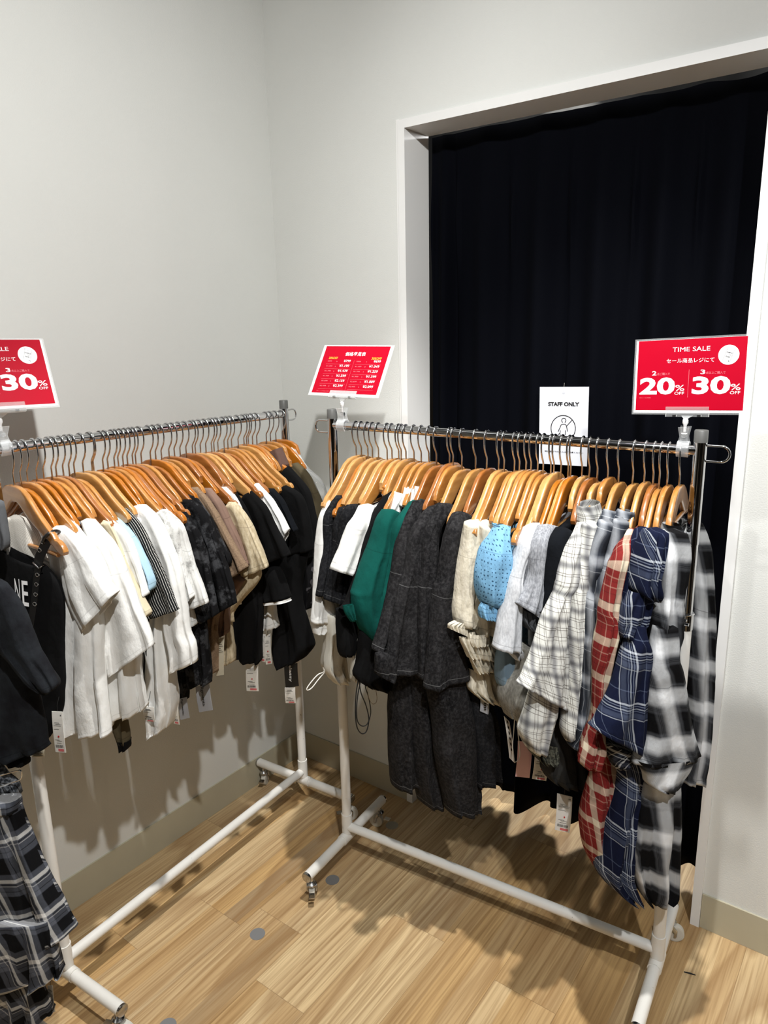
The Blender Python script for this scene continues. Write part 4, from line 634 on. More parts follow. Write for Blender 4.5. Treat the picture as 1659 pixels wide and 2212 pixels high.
{'n': 'washed_black_tee', 'l': 'washed black tee with ribbed shoulder, beside the white open sleeve', 'c': 't-shirt', 'r': 2, 't': 0.155, 'm': 'wash_black', 'p': [('sleeve',[[0.781,-0.57,1.342,0.792,-0.52,1.326],[0.776,-0.587,1.319,0.788,-0.534,1.313],[0.769,-0.589,1.284,0.78,-0.543,1.281],[0.758,-0.595,1.201,0.766,-0.558,1.193],[0.752,-0.605,1.12,0.761,-0.564,1.109],[0.749,-0.613,1.066,0.76,-0.564,1.041]], {'th': 0.016})], 'g': 'tops on the right rail', 'z': 1.0, 'h': 0.162, 'x': 0.174},
{'n': 'white_tee', 'l': 'white tee whose open cuff faces outward on right rail', 'c': 't-shirt', 'r': 2, 't': 0.205, 'm': 'white', 'p': [('sleeve',[[0.82,-0.561,1.345,0.83,-0.518,1.331],[0.823,-0.598,1.309,0.835,-0.547,1.303],[0.813,-0.612,1.277,0.827,-0.556,1.266],[0.804,-0.629,1.232,0.817,-0.571,1.219],[0.796,-0.645,1.202,0.81,-0.586,1.172],[0.793,-0.656,1.181,0.806,-0.601,1.154]], {'th': 0.028, 'fold': 0.003})], 'g': 'tops on the right rail', 'z': 0.95, 'h': 0.207, 'x': 0.168},
{'n': 'black_long_sleeve_top', 'l': 'plain black top between white tee and green sweatshirts', 'c': 'top', 'r': 2, 't': 0.25, 'm': 'black', 'p': [('sleeve',[[0.86,-0.5,1.368,0.867,-0.472,1.367],[0.858,-0.552,1.328,0.868,-0.513,1.331],[0.851,-0.578,1.28,0.861,-0.54,1.279],[0.844,-0.602,1.204,0.856,-0.557,1.194],[0.838,-0.626,1.143,0.848,-0.588,1.133],[0.831,-0.652,1.092,0.844,-0.6,1.079],[0.826,-0.673,1.084,0.841,-0.613,1.047]], {'th': 0.018}),('body',[[0.809,-0.663,1.074,0.825,-0.604,1.057],[0.809,-0.662,1.008,0.824,-0.606,0.992],[0.809,-0.663,0.956,0.823,-0.613,0.941],[0.811,-0.656,0.933,0.82,-0.62,0.93]], {'th': 0.022}),('hem',[[0.816,-0.607,1.015,0.824,-0.581,0.993],[0.815,-0.611,0.938,0.822,-0.587,0.931],[0.814,-0.615,0.846,0.819,-0.598,0.828]], {'cap': 0, 'th': 0.016, 'mat': 'offwhite'})], 'g': 'tops on the right rail', 'z': 0.95, 'h': 0.254, 'x': 0.116},
{'n': 'green_sweatshirt', 'l': 'dark green sweatshirt with the fuller sleeve, white collar turned up', 'c': 'sweatshirt', 'r': 2, 't': 0.285, 'm': 'green', 'p': [('sleeve',[[0.9,-0.557,1.343,0.911,-0.517,1.322],[0.897,-0.582,1.316,0.908,-0.542,1.298],[0.887,-0.601,1.251,0.9,-0.551,1.238],[0.876,-0.631,1.191,0.894,-0.563,1.176],[0.867,-0.658,1.132,0.892,-0.566,1.108],[0.866,-0.661,1.129,0.896,-0.553,1.094],[0.867,-0.659,1.084,0.895,-0.554,1.045],[0.87,-0.643,1.033,0.891,-0.566,1.011],[0.878,-0.614,0.983,0.884,-0.59,0.976]], {'th': 0.035, 'fold': 0.006}),('collar',[[0.889,-0.496,1.378,0.898,-0.463,1.365],[0.883,-0.515,1.355,0.895,-0.472,1.341],[0.88,-0.526,1.338,0.891,-0.488,1.315]], {'cap': 0, 'th': 0.018, 'mat': 'white'}),('cuff',[[0.862,-0.7,1.106,0.871,-0.668,1.103],[0.864,-0.695,1.086,0.871,-0.666,1.085],[0.869,-0.674,1.053,0.872,-0.662,1.06]], {'cap': 0, 'th': 0.006, 'rum': 0.002})], 'g': 'tops on the right rail', 'z': 0.9, 'h': 0.28, 'x': 0.177},
{'n': 'cinched_top', 'l': 'black cinched top with dangling drawstrings under the green sweatshirts', 'c': 'top', 'r': 2, 't': 0.3, 'm': 'black', 'p': [('body',[[0.863,-0.63,1.013,0.894,-0.527,0.97],[0.861,-0.637,0.974,0.895,-0.521,0.925],[0.86,-0.641,0.927,0.895,-0.522,0.871],[0.857,-0.65,0.879,0.895,-0.521,0.823],[0.869,-0.609,0.835,0.893,-0.53,0.806]], {'th': 0.034, 'fold': 0.01, 'rum': 0.008})], 'g': 'tops on the right rail', 'z': None, 'h': 0, 'x': 0},
{'n': 'green_sweatshirt', 'l': 'dark green sweatshirt mostly hidden by the first green one', 'c': 'sweatshirt', 'r': 2, 't': 0.318, 'm': 'green', 'p': [('sleeve',[[0.945,-0.507,1.359,0.957,-0.468,1.358],[0.943,-0.566,1.316,0.954,-0.531,1.31],[0.926,-0.577,1.238,0.936,-0.538,1.244],[0.914,-0.589,1.16,0.925,-0.55,1.151],[0.907,-0.605,1.112,0.92,-0.557,1.1],[0.904,-0.609,1.063,0.915,-0.571,1.053],[0.901,-0.617,1.011,0.911,-0.584,1.002]], {'th': 0.02}),('collar',[[0.922,-0.49,1.391,0.93,-0.465,1.387],[0.919,-0.499,1.365,0.928,-0.471,1.358],[0.916,-0.509,1.343,0.925,-0.481,1.341]], {'cap': 0, 'th': 0.016, 'mat': 'white'}),('collar',[[0.934,-0.465,1.393,0.942,-0.436,1.387],[0.931,-0.473,1.374,0.94,-0.445,1.37],[0.928,-0.483,1.353,0.937,-0.453,1.352]], {'cap': 0, 'th': 0.016, 'mat': 'white'})], 'g': 'tops on the right rail', 'z': 0.9, 'h': 0.329, 'x': 0.132},
{'n': 'acid_wash_dress', 'l': 'acid-washed black tiered dress, leftmost, beside the green sweatshirts', 'c': 'dress', 'r': 2, 't': 0.36, 'm': 'acid', 'p': [('sleeve',[[0.962,-0.511,1.364,0.977,-0.463,1.352],[0.961,-0.556,1.325,0.977,-0.507,1.319],[0.953,-0.577,1.269,0.971,-0.52,1.265],[0.947,-0.593,1.18,0.964,-0.54,1.168],[0.94,-0.613,1.106,0.962,-0.543,1.088],[0.933,-0.637,1.039,0.952,-0.577,1.022],[0.925,-0.66,0.984,0.943,-0.603,0.949]], {'seam': 0.48, 'th': 0.022, 'fold': 0.006}),('skirt',[[0.921,-0.565,0.93,0.944,-0.497,0.91],[0.923,-0.559,0.865,0.944,-0.497,0.845],[0.92,-0.567,0.733,0.946,-0.491,0.705],[0.92,-0.567,0.621,0.947,-0.488,0.59],[0.923,-0.56,0.507,0.944,-0.497,0.51]], {'th': 0.045, 'fold': 0.01})], 'g': 'tops on the right rail', 'z': 0.75, 'h': 0.352, 'x': 0.13},
{'n': 'acid_wash_dress', 'l': 'acid-washed black tiered dress, second from the green sweatshirts', 'c': 'dress', 'r': 2, 't': 0.398, 'm': 'acid', 'p': [('sleeve',[[1.008,-0.515,1.354,1.022,-0.473,1.346],[1.004,-0.553,1.324,1.018,-0.508,1.316],[0.995,-0.575,1.288,1.011,-0.527,1.279],[0.988,-0.592,1.2,1.008,-0.533,1.187],[0.98,-0.614,1.146,1.008,-0.527,1.126],[0.972,-0.637,1.055,1.005,-0.536,1.027],[0.964,-0.662,0.925,1.003,-0.544,0.894]], {'seam': 0.48, 'th': 0.024, 'fold': 0.006}),('skirt',[[0.968,-0.554,0.921,0.995,-0.478,0.898],[0.971,-0.548,0.838,0.997,-0.473,0.813],[0.972,-0.546,0.703,0.997,-0.474,0.676],[0.974,-0.537,0.568,1.002,-0.46,0.515],[0.982,-0.516,0.458,1.002,-0.46,0.429]], {'th': 0.045, 'fold': 0.01})], 'g': 'tops on the right rail', 'z': 0.7, 'h': 0.394, 'x': 0.143},
{'n': 'acid_wash_dress', 'l': 'acid-washed black tiered dress, third, showing a narrow fold', 'c': 'dress', 'r': 2, 't': 0.434, 'm': 'acid', 'p': [('sleeve',[[1.038,-0.511,1.368,1.06,-0.45,1.343],[1.036,-0.539,1.331,1.051,-0.498,1.321],[1.027,-0.562,1.289,1.042,-0.518,1.281],[1.024,-0.571,1.201,1.042,-0.519,1.19],[1.02,-0.581,1.145,1.042,-0.517,1.13],[1.019,-0.584,1.014,1.037,-0.531,0.999],[1.019,-0.584,0.897,1.032,-0.546,0.885]], {'seam': 0.48, 'th': 0.02, 'fold': 0.005}),('skirt',[[0.975,-0.709,1.003,0.988,-0.672,0.992],[0.974,-0.71,0.958,0.993,-0.657,0.942],[0.975,-0.707,0.944,0.991,-0.662,0.908]], {'th': 0.02})], 'g': 'tops on the right rail', 'z': 0.75, 'h': 0.431, 'x': 0.131},
{'n': 'acid_wash_dress', 'l': 'acid-washed black tiered dress, rightmost and widest, beside the cream blouse', 'c': 'dress', 'r': 2, 't': 0.478, 'm': 'acid', 'p': [('sleeve',[[1.095,-0.521,1.353,1.111,-0.476,1.326],[1.097,-0.55,1.33,1.117,-0.497,1.293],[1.086,-0.56,1.273,1.107,-0.504,1.237],[1.078,-0.569,1.185,1.1,-0.509,1.146],[1.074,-0.58,1.155,1.098,-0.515,1.14],[1.067,-0.591,1.044,1.102,-0.498,1.019],[1.063,-0.601,0.948,1.11,-0.473,0.944],[1.06,-0.61,0.885,1.116,-0.458,0.889]], {'seam': 0.48, 'th': 0.03, 'fold': 0.007}),('skirt',[[1.044,-0.575,0.932,1.093,-0.449,0.895],[1.046,-0.57,0.859,1.093,-0.448,0.831],[1.052,-0.554,0.752,1.102,-0.425,0.725],[1.055,-0.547,0.659,1.104,-0.42,0.61],[1.063,-0.524,0.538,1.104,-0.42,0.495],[1.069,-0.511,0.464,1.104,-0.42,0.434]], {'th': 0.05, 'fold': 0.01})], 'g': 'tops on the right rail', 'z': 0.7, 'h': 0.471, 'x': 0.161},
{'n': 'black_skirt', 'l': 'plain black skirt hanging behind the widest acid-washed dress', 'c': 'skirt', 'r': 2, 't': 0.53, 'm': 'wash_black', 'p': [('body',[[1.104,-0.468,0.871,1.122,-0.427,0.839],[1.108,-0.46,0.743,1.143,-0.38,0.717],[1.114,-0.447,0.628,1.145,-0.375,0.61],[1.116,-0.443,0.528,1.146,-0.372,0.534]], {'th': 0.04, 'fold': 0.012})], 'g': 'tops on the right rail', 'z': None, 'h': 0, 'x': 0},
{'n': 'ruffle_blouse', 'l': 'cream gauze blouse with frilled cuffs, first beside the acid-washed dress', 'c': 'blouse', 'r': 2, 't': 0.528, 'm': 'gauze', 'p': [('sleeve',[[1.143,-0.547,1.333,1.169,-0.482,1.333],[1.134,-0.549,1.278,1.162,-0.481,1.266],[1.127,-0.556,1.217,1.157,-0.484,1.202],[1.122,-0.561,1.141,1.15,-0.492,1.125],[1.121,-0.563,1.112,1.15,-0.492,1.095],[1.122,-0.561,1.078,1.145,-0.504,1.064],[1.124,-0.555,1.064,1.141,-0.514,1.052]], {'th': 0.032, 'fold': 0.008, 'rum': 0.006}),('cuff_frill',[[1.13,-0.574,1.082,1.147,-0.532,1.065],[1.122,-0.593,1.078,1.148,-0.528,1.045],[1.124,-0.59,1.064,1.15,-0.524,1.019]], {'cap': 0, 'th': 0.011, 'fold': 0.007, 'k': 7}),('hem',[[1.122,-0.496,0.919,1.162,-0.4,0.877],[1.122,-0.496,0.884,1.165,-0.394,0.853],[1.121,-0.497,0.857,1.174,-0.371,0.796],[1.138,-0.458,0.813,1.172,-0.377,0.776]], {'cap': 0, 'th': 0.03, 'fold': 0.014, 'k': 5})], 'g': 'tops on the right rail', 'z': 0.95, 'h': 0.539, 'x': 0.172},
{'n': 'ruffle_blouse', 'l': 'cream gauze blouse with frilled cuffs, second beside the blue puff sleeve', 'c': 'blouse', 'r': 2, 't': 0.562, 'm': 'gauze', 'p': [('sleeve',[[1.176,-0.536,1.335,1.191,-0.501,1.312],[1.165,-0.528,1.24,1.18,-0.493,1.234],[1.159,-0.529,1.152,1.176,-0.491,1.143],[1.152,-0.542,1.112,1.187,-0.461,1.093],[1.155,-0.534,1.062,1.184,-0.465,1.045],[1.157,-0.53,1.04,1.18,-0.475,1.023]], {'th': 0.026, 'fold': 0.008, 'rum': 0.006}),('cuff_frill',[[1.163,-0.56,1.05,1.187,-0.504,1.037],[1.162,-0.563,1.031,1.187,-0.502,1.018],[1.165,-0.556,1.015,1.183,-0.512,1.008]], {'cap': 0, 'th': 0.011, 'fold': 0.007, 'k': 7}),('ruffle',[[1.145,-0.579,1.043,1.185,-0.484,1.005],[1.148,-0.572,1.021,1.19,-0.473,0.975],[1.155,-0.554,0.981,1.194,-0.463,0.945]], {'cap': 0, 'th': 0.012, 'fold': 0.009, 'k': 7}),('ruffle',[[1.149,-0.544,0.985,1.183,-0.466,0.964],[1.154,-0.533,0.956,1.186,-0.458,0.928],[1.158,-0.522,0.926,1.189,-0.45,0.915]], {'cap': 0, 'th': 0.012, 'fold': 0.009, 'k': 7})], 'g': 'tops on the right rail', 'z': 0.95, 'h': 0.554, 'x': 0.185},
{'n': 'eyelet_blouse', 'l': 'light blue eyelet blouse with puff sleeve gathered into a frill', 'c': 'blouse', 'r': 2, 't': 0.63, 'm': 'eyelet_blue', 'p': [('sleeve',[[1.22,-0.538,1.336,1.235,-0.506,1.327],[1.219,-0.559,1.314,1.238,-0.518,1.306],[1.212,-0.578,1.286,1.24,-0.517,1.275],[1.207,-0.59,1.24,1.241,-0.515,1.225],[1.207,-0.592,1.193,1.241,-0.517,1.177],[1.21,-0.585,1.159,1.234,-0.532,1.148],[1.212,-0.58,1.147,1.229,-0.543,1.137]], {'th': 0.045, 'fold': 0.008, 'rum': 0.006}),('collar',[[1.22,-0.54,1.335,1.235,-0.507,1.327],[1.22,-0.539,1.341,1.236,-0.506,1.332]], {'cap': 0, 'th': 0.02, 'fold': 0.006, 'k': 6}),('cuff_frill',[[1.214,-0.589,1.154,1.234,-0.547,1.142],[1.212,-0.593,1.146,1.235,-0.543,1.133],[1.211,-0.594,1.135,1.236,-0.541,1.125],[1.213,-0.59,1.114,1.235,-0.543,1.096]], {'cap': 0, 'th': 0.014, 'fold': 0.007, 'k': 7})], 'g': 'tops on the right rail', 'z': 0.95, 'h': 0.629, 'x': 0.173},
{'n': 'blue_grey_top', 'l': 'dusty blue sleeve hanging between cream hem and grey tee', 'c': 'top', 'r': 2, 't': 0.64, 'm': 'dusty_blue', 'p': [('sleeve',[[1.228,-0.52,1.016,1.249,-0.476,0.998],[1.226,-0.523,0.971,1.249,-0.475,0.958],[1.226,-0.523,0.928,1.25,-0.474,0.914],[1.229,-0.516,0.905,1.247,-0.48,0.898]], {'th': 0.03})], 'g': 'tops on the right rail', 'z': None, 'h': 0, 'x': 0},
{'n': 'light_grey_tee', 'l': 'pale grey heather tee with straight open sleeve', 'c': 't-shirt', 'r': 2, 't': 0.685, 'm': 'heather_light', 'p': [('sleeve',[[1.283,-0.511,1.34,1.303,-0.474,1.337],[1.287,-0.539,1.312,1.304,-0.506,1.306],[1.279,-0.551,1.262,1.292,-0.526,1.257],[1.272,-0.564,1.221,1.286,-0.536,1.215],[1.269,-0.57,1.191,1.286,-0.535,1.184],[1.262,-0.583,1.118,1.287,-0.532,1.107],[1.255,-0.595,1.046,1.288,-0.53,1.024]], {'th': 0.026, 'fold': 0.004}),('body',[[1.257,-0.545,1.026,1.29,-0.48,1.016],[1.27,-0.518,0.991,1.287,-0.486,0.995]], {'th': 0.02})], 'g': 'tops on the right rail', 'z': 1.0, 'h': 0.681, 'x': 0.159},
{'n': 'grey_sweat_shorts', 'l': 'grey sweat garment with loose white drawstring below the pale grey tee', 'c': 'top', 'r': 2, 't': 0.69, 'm': 'grey_sweat', 'p': [('body',[[1.268,-0.509,1.028,1.291,-0.464,1.011],[1.267,-0.51,0.967,1.287,-0.471,0.947],[1.257,-0.529,0.923,1.288,-0.469,0.9],[1.254,-0.534,0.875,1.287,-0.471,0.854],[1.262,-0.52,0.825,1.283,-0.48,0.812]], {'th': 0.05, 'fold': 0.012})], 'g': 'tops on the right rail', 'z': None, 'h': 0, 'x': 0},
{'n': 'heather_grey_tee', 'l': 'mid grey heather knit tee with fluted cuff', 'c': 't-shirt', 'r': 2, 't': 0.712, 'm': 'heather_mid', 'p': [('sleeve',[[1.318,-0.503,1.347,1.341,-0.46,1.332],[1.314,-0.535,1.315,1.336,-0.492,1.308],[1.31,-0.541,1.279,1.334,-0.495,1.276],[1.31,-0.54,1.233,1.331,-0.5,1.225],[1.302,-0.554,1.192,1.328,-0.503,1.182],[1.291,-0.574,1.168,1.329,-0.5,1.105]], {'th': 0.03, 'fold': 0.007}),('undersleeve',[[1.29,-0.54,1.141,1.32,-0.483,1.104],[1.292,-0.536,1.109,1.319,-0.485,1.076],[1.299,-0.523,1.085,1.318,-0.488,1.061]], {'cap': 0, 'th': 0.024, 'fold': 0.01, 'k': 5, 'mat': 'grey_dark'})], 'g': 'tops on the right rail', 'z': 0.95, 'h': 0.709, 'x': 0.157},
{'n': 'black_tee', 'l': 'black tee between heather knit and white plaid shirt', 'c': 't-shirt', 'r': 2, 't': 0.742, 'm': 'navy_black', 'p': [('sleeve',[[1.362,-0.491,1.345,1.38,-0.459,1.322],[1.353,-0.52,1.318,1.375,-0.479,1.306],[1.344,-0.523,1.27,1.368,-0.48,1.263],[1.339,-0.523,1.209,1.362,-0.482,1.202],[1.333,-0.529,1.137,1.353,-0.491,1.129],[1.331,-0.531,1.14,1.358,-0.483,1.12]], {'th': 0.03})], 'g': 'tops on the right rail', 'z': 0.85, 'h': 0.734, 'x': 0.164},
{'n': 'frill_skirt', 'l': 'dark grey sheer frilled skirt hanging below the white plaid shirt', 'c': 'skirt', 'r': 2, 't': 0.76, 'm': 'sheer_grey', 'p': [('skirt',[[1.32,-0.506,0.85,1.383,-0.395,0.802],[1.324,-0.498,0.798,1.39,-0.383,0.746],[1.338,-0.474,0.74,1.396,-0.374,0.691],[1.338,-0.475,0.675,1.405,-0.357,0.618],[1.35,-0.454,0.64,1.398,-0.37,0.608]], {'th': 0.05, 'fold': 0.01, 'k': 4}),('lace_trim',[[1.328,-0.539,0.802,1.364,-0.475,0.766],[1.33,-0.535,0.758,1.367,-0.47,0.724],[1.339,-0.518,0.736,1.359,-0.483,0.723]], {'cap': 0, 'th': 0.03, 'fold': 0.012, 'k': 5, 'mat': 'lace_olive'})], 'g': 'tops on the right rail', 'z': None, 'h': 0, 'x': 0},
{'n': 'plaid_shirt', 'l': 'white and black plaid shirt with the widest sleeve on right rail', 'c': 'shirt', 'r': 2, 't': 0.79, 'm': 'plaid_white', 'p': [('sleeve',[[1.395,-0.439,1.372,1.414,-0.403,1.363],[1.396,-0.451,1.355,1.418,-0.414,1.339],[1.399,-0.502,1.325,1.424,-0.458,1.314],[1.393,-0.523,1.287,1.418,-0.479,1.28],[1.387,-0.545,1.225,1.413,-0.499,1.217],[1.384,-0.55,1.199,1.404,-0.517,1.193],[1.371,-0.578,1.156,1.404,-0.518,1.144],[1.357,-0.605,1.074,1.407,-0.516,1.054],[1.346,-0.624,1.025,1.408,-0.516,0.977],[1.337,-0.64,0.998,1.408,-0.517,0.894]], {'th': 0.028, 'fold': 0.006}),('collar',[[1.398,-0.454,1.392,1.421,-0.414,1.402],[1.397,-0.456,1.374,1.426,-0.407,1.372],[1.398,-0.454,1.354,1.422,-0.414,1.35]], {'cap': 0, 'th': 0.026}),('undersleeve',[[1.348,-0.574,0.968,1.382,-0.516,0.922],[1.342,-0.584,0.925,1.381,-0.517,0.881],[1.333,-0.6,0.866,1.378,-0.523,0.86],[1.334,-0.598,0.837,1.37,-0.536,0.806],[1.346,-0.577,0.79,1.362,-0.55,0.78]], {'cap': 0, 'th': 0.03, 'fold': 0.006}),('front_panel',[[1.427,-0.495,1.362,1.449,-0.456,1.354],[1.42,-0.506,1.302,1.441,-0.47,1.296],[1.412,-0.521,1.223,1.438,-0.475,1.215],[1.408,-0.527,1.191,1.438,-0.475,1.181],[1.407,-0.529,1.103,1.435,-0.481,1.093],[1.41,-0.524,1.011,1.435,-0.481,1.001],[1.41,-0.524,0.903,1.437,-0.478,0.89],[1.407,-0.529,0.841,1.437,-0.477,0.832],[1.418,-0.51,0.799,1.431,-0.488,0.799]], {'th': 0.03, 'fold': 0.006})], 'g': 'tops on the right rail', 'z': 0.85, 'h': 0.781, 'x': 0.108},
{'n': 'plaid_shirt', 'l': 'grey ombre plaid shirt, collar up, right of the white plaid shirt', 'c': 'shirt', 'r': 2, 't': 0.84, 'm': 'plaid_grey', 'p': [('collar',[[1.456,-0.436,1.388,1.47,-0.414,1.38],[1.449,-0.449,1.366,1.47,-0.415,1.352],[1.443,-0.458,1.343,1.463,-0.426,1.329]], {'cap': 0, 'th': 0.022}),('sleeve',[[1.461,-0.485,1.373,1.479,-0.457,1.359],[1.456,-0.494,1.352,1.478,-0.458,1.337],[1.449,-0.504,1.317,1.468,-0.474,1.313],[1.445,-0.511,1.273,1.463,-0.482,1.268],[1.448,-0.507,1.214,1.461,-0.486,1.211],[1.445,-0.512,1.194,1.462,-0.483,1.189],[1.443,-0.515,1.092,1.465,-0.479,1.084],[1.443,-0.515,0.971,1.465,-0.478,0.962],[1.437,-0.524,0.848,1.465,-0.479,0.853],[1.432,-0.533,0.809,1.453,-0.498,0.796]], {'th': 0.028, 'fold': 0.006})], 'g': 'tops on the right rail', 'z': 0.9, 'h': 0.852, 'x': 0.089},
{'n': 'plaid_shirt', 'l': 'grey ombre plaid shirt, collar up, left of the red plaid shirt', 'c': 'shirt', 'r': 2, 't': 0.878, 'm': 'plaid_grey', 'p': [('collar',[[1.491,-0.44,1.392,1.506,-0.416,1.388],[1.484,-0.45,1.373,1.505,-0.418,1.364],[1.481,-0.454,1.351,1.498,-0.428,1.344]], {'cap': 0, 'th': 0.022}),('sleeve',[[1.494,-0.48,1.377,1.51,-0.455,1.371],[1.491,-0.484,1.357,1.509,-0.456,1.351],[1.485,-0.493,1.32,1.504,-0.464,1.316],[1.48,-0.502,1.276,1.495,-0.478,1.273],[1.471,-0.515,1.233,1.488,-0.488,1.228],[1.469,-0.518,1.204,1.485,-0.494,1.199],[1.471,-0.515,1.099,1.479,-0.503,1.096]], {'th': 0.026, 'fold': 0.006})], 'g': 'tops on the right rail', 'z': 0.9, 'h': 0.887, 'x': 0.083},
{'n': 'plaid_shirt', 'l': 'red and cream plaid shirt on right rail', 'c': 'shirt', 'r': 2, 't': 0.912, 'm': 'plaid_red', 'p': [('sleeve',[[1.504,-0.468,1.354,1.52,-0.443,1.347],[1.503,-0.494,1.328,1.522,-0.463,1.324],[1.51,-0.538,1.302,1.53,-0.509,1.294],[1.504,-0.547,1.249,1.524,-0.517,1.244],[1.496,-0.558,1.183,1.519,-0.524,1.177],[1.497,-0.557,1.163,1.523,-0.517,1.155],[1.493,-0.563,1.093,1.515,-0.529,1.086],[1.493,-0.562,1.006,1.51,-0.538,1.0],[1.494,-0.562,0.916,1.507,-0.542,0.911],[1.481,-0.581,0.845,1.508,-0.541,0.834],[1.478,-0.585,0.806,1.504,-0.547,0.79]], {'th': 0.03, 'fold': 0.008}),('body',[[1.485,-0.484,0.808,1.508,-0.45,0.776],[1.48,-0.491,0.726,1.512,-0.445,0.713],[1.468,-0.509,0.646,1.517,-0.437,0.624],[1.466,-0.511,0.587,1.519,-0.435,0.562],[1.475,-0.499,0.512,1.518,-0.436,0.491],[1.492,-0.474,0.449,1.507,-0.452,0.437]], {'th': 0.035, 'fold': 0.012})], 'g': 'tops on the right rail', 'z': 0.7, 'h': 0.913, 'x': 0.134},
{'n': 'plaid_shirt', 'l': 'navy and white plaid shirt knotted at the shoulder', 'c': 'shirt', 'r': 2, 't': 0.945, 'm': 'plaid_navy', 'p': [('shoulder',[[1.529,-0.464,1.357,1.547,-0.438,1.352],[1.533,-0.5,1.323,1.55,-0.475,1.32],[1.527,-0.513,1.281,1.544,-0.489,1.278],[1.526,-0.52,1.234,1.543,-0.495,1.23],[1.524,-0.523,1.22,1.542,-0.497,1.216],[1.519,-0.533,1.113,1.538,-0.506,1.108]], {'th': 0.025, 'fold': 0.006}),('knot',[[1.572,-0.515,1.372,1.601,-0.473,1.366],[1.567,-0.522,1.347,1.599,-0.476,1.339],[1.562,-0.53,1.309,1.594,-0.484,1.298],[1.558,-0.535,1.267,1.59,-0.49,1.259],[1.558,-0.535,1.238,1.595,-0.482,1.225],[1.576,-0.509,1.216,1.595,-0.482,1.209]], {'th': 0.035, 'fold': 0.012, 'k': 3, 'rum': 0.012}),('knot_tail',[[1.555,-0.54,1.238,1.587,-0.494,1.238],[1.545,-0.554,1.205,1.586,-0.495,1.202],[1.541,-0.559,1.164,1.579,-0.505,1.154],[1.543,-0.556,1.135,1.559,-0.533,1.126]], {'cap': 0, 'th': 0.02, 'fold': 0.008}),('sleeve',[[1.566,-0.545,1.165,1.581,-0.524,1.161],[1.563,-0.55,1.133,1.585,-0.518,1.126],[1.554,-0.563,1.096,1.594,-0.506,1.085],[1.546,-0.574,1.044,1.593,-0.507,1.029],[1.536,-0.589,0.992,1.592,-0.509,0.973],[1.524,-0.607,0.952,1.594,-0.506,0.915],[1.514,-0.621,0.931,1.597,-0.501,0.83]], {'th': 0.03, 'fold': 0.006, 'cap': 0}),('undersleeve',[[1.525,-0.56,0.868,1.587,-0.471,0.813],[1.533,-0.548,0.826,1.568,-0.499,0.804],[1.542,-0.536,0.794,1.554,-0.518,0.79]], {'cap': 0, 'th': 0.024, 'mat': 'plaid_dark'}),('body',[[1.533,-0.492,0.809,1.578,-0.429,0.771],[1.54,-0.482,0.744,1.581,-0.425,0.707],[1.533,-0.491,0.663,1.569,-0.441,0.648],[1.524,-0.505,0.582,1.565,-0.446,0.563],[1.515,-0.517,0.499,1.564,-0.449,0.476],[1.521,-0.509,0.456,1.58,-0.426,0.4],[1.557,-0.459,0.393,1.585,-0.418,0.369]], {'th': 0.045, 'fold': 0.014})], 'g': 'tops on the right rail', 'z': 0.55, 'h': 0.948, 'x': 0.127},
{'n': 'plaid_shirt', 'l': 'black and grey ombre plaid shirt in front of the right post', 'c': 'shirt', 'r': 2, 't': 0.982, 'm': 'plaid_ombre', 'p': [('collar',[[1.592,-0.447,1.374,1.611,-0.421,1.373],[1.591,-0.448,1.355,1.623,-0.405,1.347],[1.596,-0.442,1.332,1.632,-0.393,1.321]], {'cap': 0, 'th': 0.02}),('shoulder',[[1.602,-0.489,1.37,1.636,-0.442,1.358],[1.597,-0.496,1.328,1.644,-0.431,1.319],[1.595,-0.498,1.274,1.643,-0.433,1.264],[1.597,-0.496,1.218,1.634,-0.445,1.21],[1.595,-0.499,1.191,1.638,-0.441,1.181],[1.593,-0.501,1.119,1.643,-0.434,1.114],[1.595,-0.498,1.075,1.634,-0.446,1.072]], {'th': 0.03, 'fold': 0.01}),('sleeve',[[1.604,-0.513,1.155,1.638,-0.468,1.151],[1.602,-0.517,1.117,1.642,-0.462,1.113],[1.599,-0.521,1.07,1.643,-0.461,1.073],[1.596,-0.525,1.038,1.651,-0.45,1.041],[1.597,-0.523,0.963,1.664,-0.432,0.961],[1.599,-0.52,0.886,1.678,-0.413,0.879],[1.587,-0.538,0.822,1.695,-0.389,0.807]], {'th': 0.03, 'fold': 0.006, 'cap': 1}),('undersleeve',[[1.592,-0.536,0.833,1.687,-0.406,0.815],[1.606,-0.517,0.788,1.677,-0.42,0.786],[1.612,-0.508,0.762,1.664,-0.437,0.763],[1.641,-0.469,0.733,1.653,-0.452,0.734]], {'cap': 0, 'th': 0.03, 'fold': 0.004, 'mat': 'plaid_ombre'}),('body',[[1.588,-0.463,0.752,1.647,-0.384,0.752],[1.583,-0.47,0.692,1.653,-0.377,0.666],[1.579,-0.475,0.609,1.655,-0.373,0.578],[1.577,-0.478,0.532,1.657,-0.371,0.498],[1.589,-0.462,0.443,1.658,-0.369,0.403],[1.608,-0.437,0.385,1.643,-0.39,0.387]], {'th': 0.04, 'fold': 0.014})], 'g': 'tops on the right rail', 'z': 0.5, 'h': 0.992, 'x': 0.104},
